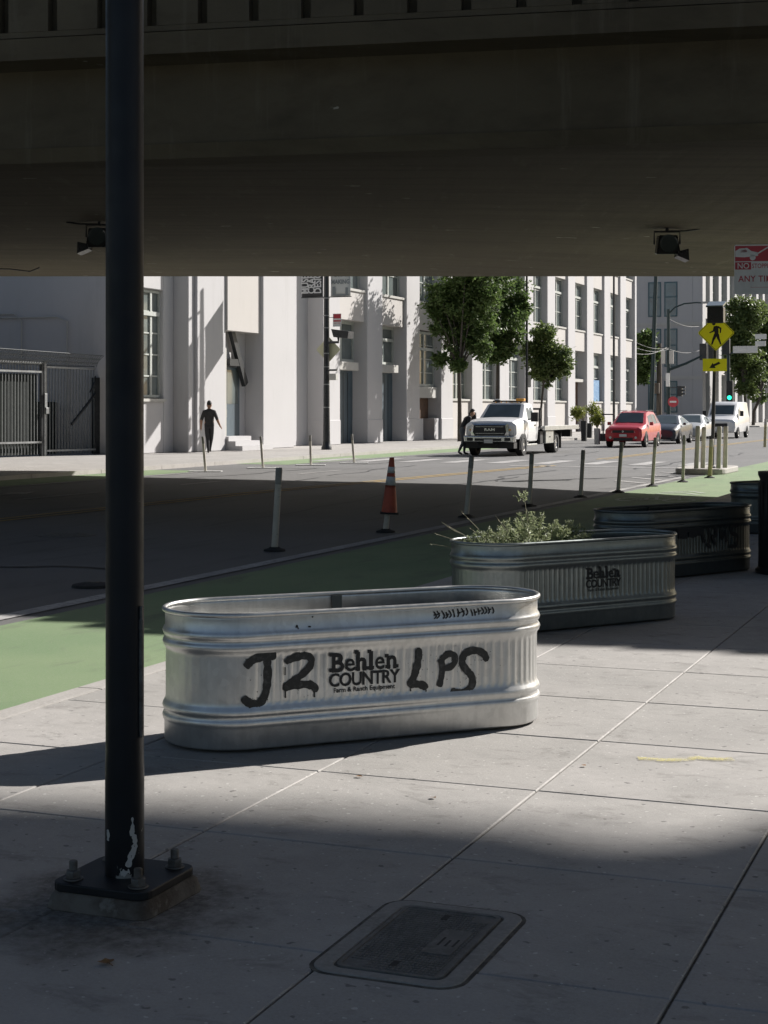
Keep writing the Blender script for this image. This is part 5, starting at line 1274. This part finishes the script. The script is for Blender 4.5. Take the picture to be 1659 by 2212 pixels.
        for sd in (-1,1):
            sideglass(t,st,1.45,2.3,sd,tilt0=.3,hi=.70)
            mb=MB(); mb.hexa([(sd*.56,.0,.80),(sd*.86,.10,.82),(sd*.86,.16,.82),(sd*.56,.06,.80)],[(sd*.56,.02,1.0),(sd*.88,.16,1.06),(sd*.88,.22,1.06),(sd*.56,.08,1.0)]); mb.build('headlight',M['lens'],t,bevel=.01)
            mb=MB(); mb.box(min(sd*1.04,sd*1.24),max(sd*1.04,sd*1.24),1.4,1.56,1.35,1.68); mb.build('mirror',M['trim'],t,bevel=.03)
        mb=MB(); mb.box(-.5,.5,-.03,.03,.72,.92); mb.build('grille',M['trim'],t,bevel=.01)
        basics(t,W,L,.34,.36,(1.0,4.5)); pz=.55
    mb=MB(); mb.box(-.17,.17,-.045,-.02,pz-.06,pz+.06); mb.build('number_plate',M['plate'],t)
    return t
car('suv','bright red car heading towards the camera, foremost in the queue','car',66.0,15.15,'car_red',.90)
car('sedan','dark slate-blue low car just behind the red car','car',73.2,15.15,'car_blue',.92)
car('sedan','silver car partly hidden by the island posts','car',80.5,15.35,'car_silver',.92)
car('van','tall white van last in the queue behind the sign pole','van',88,14.9,'car_white',.90,None)

def truck():
    t=thing('flatbed_truck','white flatbed tow truck with black grille and empty tilt bed','truck',S(52.1,16.55,ROAD),-TH,None,.90)
    st=[(0,.66,1.12,1.20,.88,.93,.72),(.10,.60,1.20,1.30,.96,1.0,.84),(.5,.60,1.24,1.38,.99,1.02,.88),(1.1,.60,1.28,1.43,.99,1.02,.88),(1.40,.56,1.30,1.45,.98,1.0,.86),(2.05,.50,1.32,1.98,.98,1.0,.74),(2.5,.50,1.32,2.02,.98,1.0,.75),(2.95,.50,1.32,2.02,.98,1.0,.75),(3.08,.55,1.30,1.95,.96,.98,.74)]
    body(t,st,'car_white','cab'); shield(t,st,1.36,2.05,b=.92)
    for sd in (-1,1):
        sideglass(t,st,1.80,2.72,sd,tilt0=.28,hi=.80)
        mb=MB(); mb.box(min(sd*1.0,sd*1.006),max(sd*1.0,sd*1.012),1.62,1.63,.62,1.30); mb.box(min(sd*1.0,sd*1.012),max(sd*1.0,sd*1.012),2.80,2.81,.62,1.30); mb.build('door_seam',M['trim'],t)
        mb=MB(); mb.box(min(sd*1.0,sd*1.03),max(sd*1.0,sd*1.03),2.55,2.74,1.14,1.18); mb.build('door_handle',M['trim'],t)
        mb=MB(); mb.box(min(sd*1.12,sd*1.40),max(sd*1.12,sd*1.40),1.62,1.76,1.30,1.66); mb.tube([(sd*.98,1.7,1.38),(sd*1.15,1.7,1.40)],.03,6); mb.build('mirror',M['trim'],t,bevel=.03)
        mb=MB(); mb.hexa([(sd*.66,-.03,.92),(sd*.95,.05,.95),(sd*.95,.12,.95),(sd*.66,.04,.92)],[(sd*.66,-.01,1.13),(sd*.96,.10,1.17),(sd*.96,.17,1.17),(sd*.66,.06,1.13)]); h=mb.build('headlight',M['lens'],t,bevel=.012)
        mb=MB(); mb.hexa([(sd*.68,-.045,.96),(sd*.93,.025,.98),(sd*.93,.08,.98),(sd*.68,.01,.96)],[(sd*.68,-.04,1.02),(sd*.93,.035,1.04),(sd*.93,.09,1.04),(sd*.68,.01,1.02)]); mb.build('amber_strip',M['amber'],h)
        mb=MB(); mb.box(min(sd*.62,sd*.86),max(sd*.62,sd*.86),-.22,-.16,.58,.70); mb.build('fog_light',M['trim'],t,bevel=.02)
        mb=MB(); mb.box(min(sd*.80,sd*1.02),max(sd*.80,sd*1.02),1.5,2.9,.36,.44); mb.build('step_bar',M['alu'],t,bevel=.02)
        arch(t,sd*1.015,.98,.42,sd); wheel(t,sd*.92,.98,.42,.26,sd)
        wheel(t,sd*.80,5.75,.42,.44,sd)
    mb=MB(); pl=[(-.60,.80),(.60,.80),(.66,.92),(.62,1.18),(-.62,1.18),(-.66,.92)]; mb.prism(pl,-.075,.02,'y'); g_=mb.build('grille',M['trim'],t,bevel=.015)
    mb=MB(); mb.text('RAM',.14,lambda a,b_,c_:(a*1.5,-.078,.96+b_),off=.004); 
    for z in (.86,1.11): mb.box(-.56,.56,-.079,-.0755,z,z+.012)
    mb.build('lettering',M['chrome'],g_,normals=False)
    mb=MB(); 
    o_=[(-.74,.76),(.74,.76),(.76,.9),(.70,1.24),(-.70,1.24),(-.76,.9)]; nn=6
    ii=pl; vs=[(x,-.05,z) for x,z in o_]+[(x,-.09,z) for x,z in ii]; mb.add(vs,[(k,(k+1)%nn,nn+(k+1)%nn,nn+k) for k in range(nn)]); mb.build('grille_surround',M['chrome'],t)
    mb=MB(); mb.hexa([(-1.0,-.10,.52),(1.0,-.10,.52),(.98,.16,.52),(-.98,.16,.52)],[(-1.02,-.16,.78),(1.02,-.16,.78),(.99,.16,.80),(-.99,.16,.80)]); mb.box(-.98,.98,-.20,-.09,.54,.76); mb.build('bumper',M['chrome'],t,bevel=.03)
    mb=MB(); mb.box(-.55,.50,-.215,-.19,.58,.68); mb.build('bumper_intake',M['trim'],t)
    mb=MB(); mb.box(-.17,.17,-.235,-.215,.50,.64); mb.build('number_plate',M['plate'],t)
    for x in (-.42,.30): mb=MB(); mb.tube([(x,-.05,.50),(x,-.22,.46),(x,-.20,.40)],.03,8); mb.build('tow_hook',M['dark_steel'],t)
    mb=MB(); mb.box(-.95,.95,-.05,.35,.30,.52); mb.build('valance',M['trim'],t)
    for x in (-.40,.40): mb=MB(); mb.box(x-.06,x+.06,.3,7.6,.50,.72); mb.build('frame_rail',M['trim'],t)
    mb=MB(); mb.box(-.62,.62,2.30,2.50,2.06,2.12); mb.tube([(-.5,2.4,2.02),(-.5,2.4,2.07)],.03,6); mb.tube([(.5,2.4,2.02),(.5,2.4,2.07)],.03,6); mb.build('light_bar',M['trim'],t)
    mb=MB(); mb.box(.32,.66,2.28,2.52,2.09,2.20); mb.build('amber_beacon',M['amber'],t,bevel=.03)
    mb=MB(); mb.box(-.58,-.34,2.30,2.50,2.121,2.18); mb.build('beacon',M['lens'],t,bevel=.03)
    for k in range(5): mb=MB(); mb.lathe([(.02,0),(.018,.03),(.0,.035)],8,o=(-.44+.22*k,2.12,2.03)); mb.build('roof_marker',M['amber'],t)
    # bed, headboard, boxes
    mb=MB(); mb.box(-1.15,1.15,3.35,8.6,1.00,1.06); mb.hexa([(-1.15,8.6,1.0),(1.15,8.6,1.0),(1.15,9.0,.96),(-1.15,9.0,.96)],[(-1.15,8.6,1.06),(1.15,8.6,1.06),(1.15,9.0,1.0),(-1.15,9.0,1.0)]); mb.build('bed',M['bed'],t)
    for sd in (-1,1):
        mb=MB(); mb.box(min(sd*1.12,sd*1.20),max(sd*1.12,sd*1.20),3.35,8.7,.94,1.12); mb.build('bed_rail',M['alu'],t,bevel=.01)
        mb=MB(); mb.box(min(sd*.62,sd*1.13),max(sd*.62,sd*1.13),3.75,4.9,.42,.93); b_=mb.build('tool_box',M['alu'],t,bevel=.02)
        mb=MB(); mb.box(min(sd*1.131,sd*1.15),max(sd*1.131,sd*1.15),4.25,4.4,.66,.70); mb.build('latch',M['trim'],b_)
        mb=MB(); mb.box(min(sd*.55,sd*1.05),max(sd*.55,sd*1.05),3.2,3.62,.40,.92); mb.build('fuel_tank',M['trim'],t,bevel=.04)
        mb=MB(); mb.box(min(sd*.56,sd*1.06),max(sd*.56,sd*1.06),6.30,6.33,.18,.92); mb.build('mud_flap',M['rubber'],t)
        mb=MB(); mb.box(min(sd*.56,sd*1.08),max(sd*.56,sd*1.08),5.22,5.27,.5,.92); mb.build('fender',M['trim'],t)
    mb=MB()
    for x in (-1.0,-.5,0,.5,1.0): mb.box(x-.04,x+.04,3.30,3.36,1.06,1.75)
    mb.box(-1.08,1.08,3.29,3.34,1.75,1.83); mb.box(-1.08,1.08,3.29,3.34,1.35,1.41); mb.build('headboard',M['dark_steel'],t)
    mb=MB(); mb.lathe([(.14,-.4),(.14,.4)],14,'x',(0,3.7,1.2)); mb.build('winch',M['dark_steel'],t)
    mb=MB(); mb.box(-.95,.95,8.2,8.5,.62,.92); mb.build('tail_bar',M['dark_steel'],t); 
    mb=MB(); mb.box(-.30,.02,2.0,2.12,1.20,1.75); mb.lathe([(.0,1.62),(.10,1.66),(.12,1.76),(.09,1.86),(.0,1.88)],12,o=(.38,2.25,0)); mb.build('cab_interior',M['trim'],t)
    return t
truck()

# ---------------------------------------------------------------- people
def person(label,loc,rz,J,E,rad,zone,mats,hair,scale=1.0,face=None):
    """J joints, E bones (a,b), zone bone -> material index"""
    t=thing('person',label,'person',loc,rz,None,scale); names=list(J); ix={n:i for i,n in enumerate(names)}
    me=bpy.data.meshes.new('skeleton'); me.from_pydata([J[n] for n in names],[(ix[a],ix[b]) for a,b in E],[]); ob=bpy.data.objects.new('skeleton',me); COL.objects.link(ob)
    ob.modifiers.new('skin','SKIN'); sv=me.skin_vertices[0].data
    for n in names:
        r=rad[n]; sv[ix[n]].radius=(r,r) if not isinstance(r,tuple) else r; sv[ix[n]].use_root=(n=='pelvis')
    sb=ob.modifiers.new('sub','SUBSURF'); sb.levels=2; sb.render_levels=2
    dg=bpy.context.evaluated_depsgraph_get(); dg.update(); em=bpy.data.meshes.new_from_object(ob.evaluated_get(dg)); bpy.data.objects.remove(ob)
    em.name='body'; em.materials.clear()
    for m in mats: em.materials.append(M[m])
    segs=[(Vector(J[a]),Vector(J[b]),zone.get((a,b),0)) for a,b in E]
    for p in em.polygons:
        c=p.center; best=None
        for a,b,z in segs:
            d=b-a; f=max(0,min(1,(c-a).dot(d)/max(d.length_squared,1e-9))); q=(c-a-d*f).length
            if best is None or q<best[0]: best=(q,z)
        p.material_index=best[1]; p.use_smooth=True
    o=bpy.data.objects.new('body',em); COL.objects.link(o); o.parent=t
    h=Vector(J['head']); n=Vector(J['headtop']); up=(n-h).normalized(); fw=face or Vector((0,1,0))
    mb=MB(); rings=[]; fwd=(fw-up*fw.dot(up)).normalized(); sd=up.cross(fwd)
    c=h+up*.05; R_=.098
    for i in range(9):                                   # cap of hair, open at the face
        ph=math.pi*.5*(1-i/8)+R(-28)*(i/8); ring=[]
        for k in range(18):
            a=2*math.pi*k/18; back=.5-.5*math.cos(a)
            phk=math.pi*.5+(ph-math.pi*.5)*(.55+.45*back)
            ring.append(c+up*math.sin(phk)*(R_*1.12)+(fwd*math.cos(a)*1.05+sd*math.sin(a)*.86)*math.cos(phk)*R_)
        rings.append(ring)
    mb.loft(rings,cap=False); mb.build('hair',M[hair],t,smooth=True)
    return t
def build_human(label,loc,rz,P,mats,hair,scale,face):
    """P overrides of the standing pose; x right, y forward, z up"""
    J=dict(pelvis=(0,0,.95),belly=(0,.01,1.08),chest=(0,.0,1.28),collar=(0,-.01,1.43),neck=(0,.0,1.50),jaw=(0,.03,1.57),head=(0,.02,1.645),headtop=(0,.01,1.735),
      shoulder_l=(-.17,-.01,1.41),elbow_l=(-.24,-.05,1.12),wrist_l=(-.25,.05,.88),palm_l=(-.25,.07,.80),
      shoulder_r=(.17,-.01,1.41),elbow_r=(.24,-.05,1.12),wrist_r=(.25,.05,.88),palm_r=(.25,.07,.80),
      hip_l=(-.09,0,.90),knee_l=(-.10,.03,.50),ankle_l=(-.10,-.02,.09),toe_l=(-.11,.15,.04),
      hip_r=(.09,0,.90),knee_r=(.10,.03,.50),ankle_r=(.10,-.02,.09),toe_r=(.11,.15,.04))
    J.update(P)
    rad=dict(pelvis=(.175,.125),belly=(.17,.12),chest=(.19,.125),collar=(.13,.085),neck=.056,jaw=.066,head=.083,headtop=.055,nose=.012)
    for s_ in 'lr': rad.update({'shoulder_'+s_:.078,'elbow_'+s_:.056,'wrist_'+s_:.030,'palm_'+s_:(.036,.017),'hip_'+s_:.105,'knee_'+s_:.070,'ankle_'+s_:.044,'toe_'+s_:.036})
    E=[('pelvis','belly'),('belly','chest'),('chest','collar'),('collar','neck'),('neck','jaw'),('jaw','head'),('head','headtop')]
    zone={('pelvis','belly'):1,('belly','chest'):1,('chest','collar'):1,('collar','neck'):1}
    hd=Vector(J['head']); f=face.normalized(); J['nose']=tuple(hd+f*.105+Vector((0,0,-.025))); E.append(('head','nose'))
    for s_ in 'lr':
        sg=-1 if s_=='l' else 1
        E+=[('collar','shoulder_'+s_),('shoulder_'+s_,'elbow_'+s_),('elbow_'+s_,'wrist_'+s_),('wrist_'+s_,'palm_'+s_),('pelvis','hip_'+s_),('hip_'+s_,'knee_'+s_),('knee_'+s_,'ankle_'+s_),('ankle_'+s_,'toe_'+s_)]
        zone.update({('collar','shoulder_'+s_):1,('shoulder_'+s_,'elbow_'+s_):1,('pelvis','hip_'+s_):2,('hip_'+s_,'knee_'+s_):2,('knee_'+s_,'ankle_'+s_):2,('ankle_'+s_,'toe_'+s_):3})
        J['ear_'+s_]=tuple(hd+Vector((sg*.09,-.01,0))); rad['ear_'+s_]=.014; E.append(('head','ear_'+s_))
        pm_=Vector(J['palm_'+s_]); w_=Vector(J['wrist_'+s_]); d=(pm_-w_).normalized(); cr=d.cross(Vector((1,0,0))).normalized()
        for k,(o_,L) in enumerate(((-.027,.068),(-.009,.078),(.009,.072),(.026,.058))):
            a='f%d%s'%(k,s_); b='g%d%s'%(k,s_); J[a]=tuple(pm_+cr*o_+d*L*.5); J[b]=tuple(pm_+cr*o_*1.1+d*L+Vector((-sg*.012,0,0))); rad[a]=.0095; rad[b]=.008; E+=[('palm_'+s_,a),(a,b)]
        a='t'+s_; J[a]=tuple(w_.lerp(pm_,.5)-cr*.05+d*.03); rad[a]=.010; E.append(('wrist_'+s_,a))
    return person(label,loc,rz,J,E,rad,zone,mats,hair,scale,face)
p,_y=onwalk(452,25.5)
build_human('person in charcoal shirt and dark trousers walking away with arms held out','' or p,R(4),
  dict(elbow_l=(-.265,-.05,1.13),wrist_l=(-.285,.08,.90),palm_l=(-.285,.12,.83),elbow_r=(.28,-.10,1.14),wrist_r=(.36,-.04,.94),palm_r=(.40,-.01,.88),
   hip_l=(-.085,0,.90),knee_l=(-.055,.05,.50),ankle_l=(-.03,-.06,.10),toe_l=(-.035,.10,.03),hip_r=(.085,0,.90),knee_r=(.07,.14,.52),ankle_r=(.02,.10,.12),toe_r=(.03,.26,.07)),
  ['skin','shirt','trousers','shoe'],'hair',1.0,Vector((0,1,-.05)))
p=G(1000,983.5,ROAD)
build_human('person in black top and grey trousers stooping beside the truck front','' or p,R(-75),
  dict(pelvis=(0,-.05,.92),belly=(0,.02,1.05),chest=(0,.12,1.22),collar=(0,.22,1.36),neck=(0,.28,1.42),jaw=(0,.34,1.46),head=(0,.36,1.53),headtop=(0,.37,1.62),
   shoulder_l=(-.17,.20,1.34),elbow_l=(-.22,.16,1.06),wrist_l=(-.20,.30,.86),palm_l=(-.19,.34,.79),shoulder_r=(.17,.20,1.34),elbow_r=(.23,.10,1.06),wrist_r=(.22,.20,.84),palm_r=(.21,.24,.77),
   hip_l=(-.09,-.05,.88),knee_l=(-.10,.10,.50),ankle_l=(-.10,.08,.09),toe_l=(-.11,.25,.04),hip_r=(.09,-.05,.88),knee_r=(.10,-.02,.48),ankle_r=(.10,-.20,.12),toe_r=(.11,-.06,.04)),
  ['skin','shirt2','trousers2','shoe'],'hair',.96,Vector((0,1,-.25)))
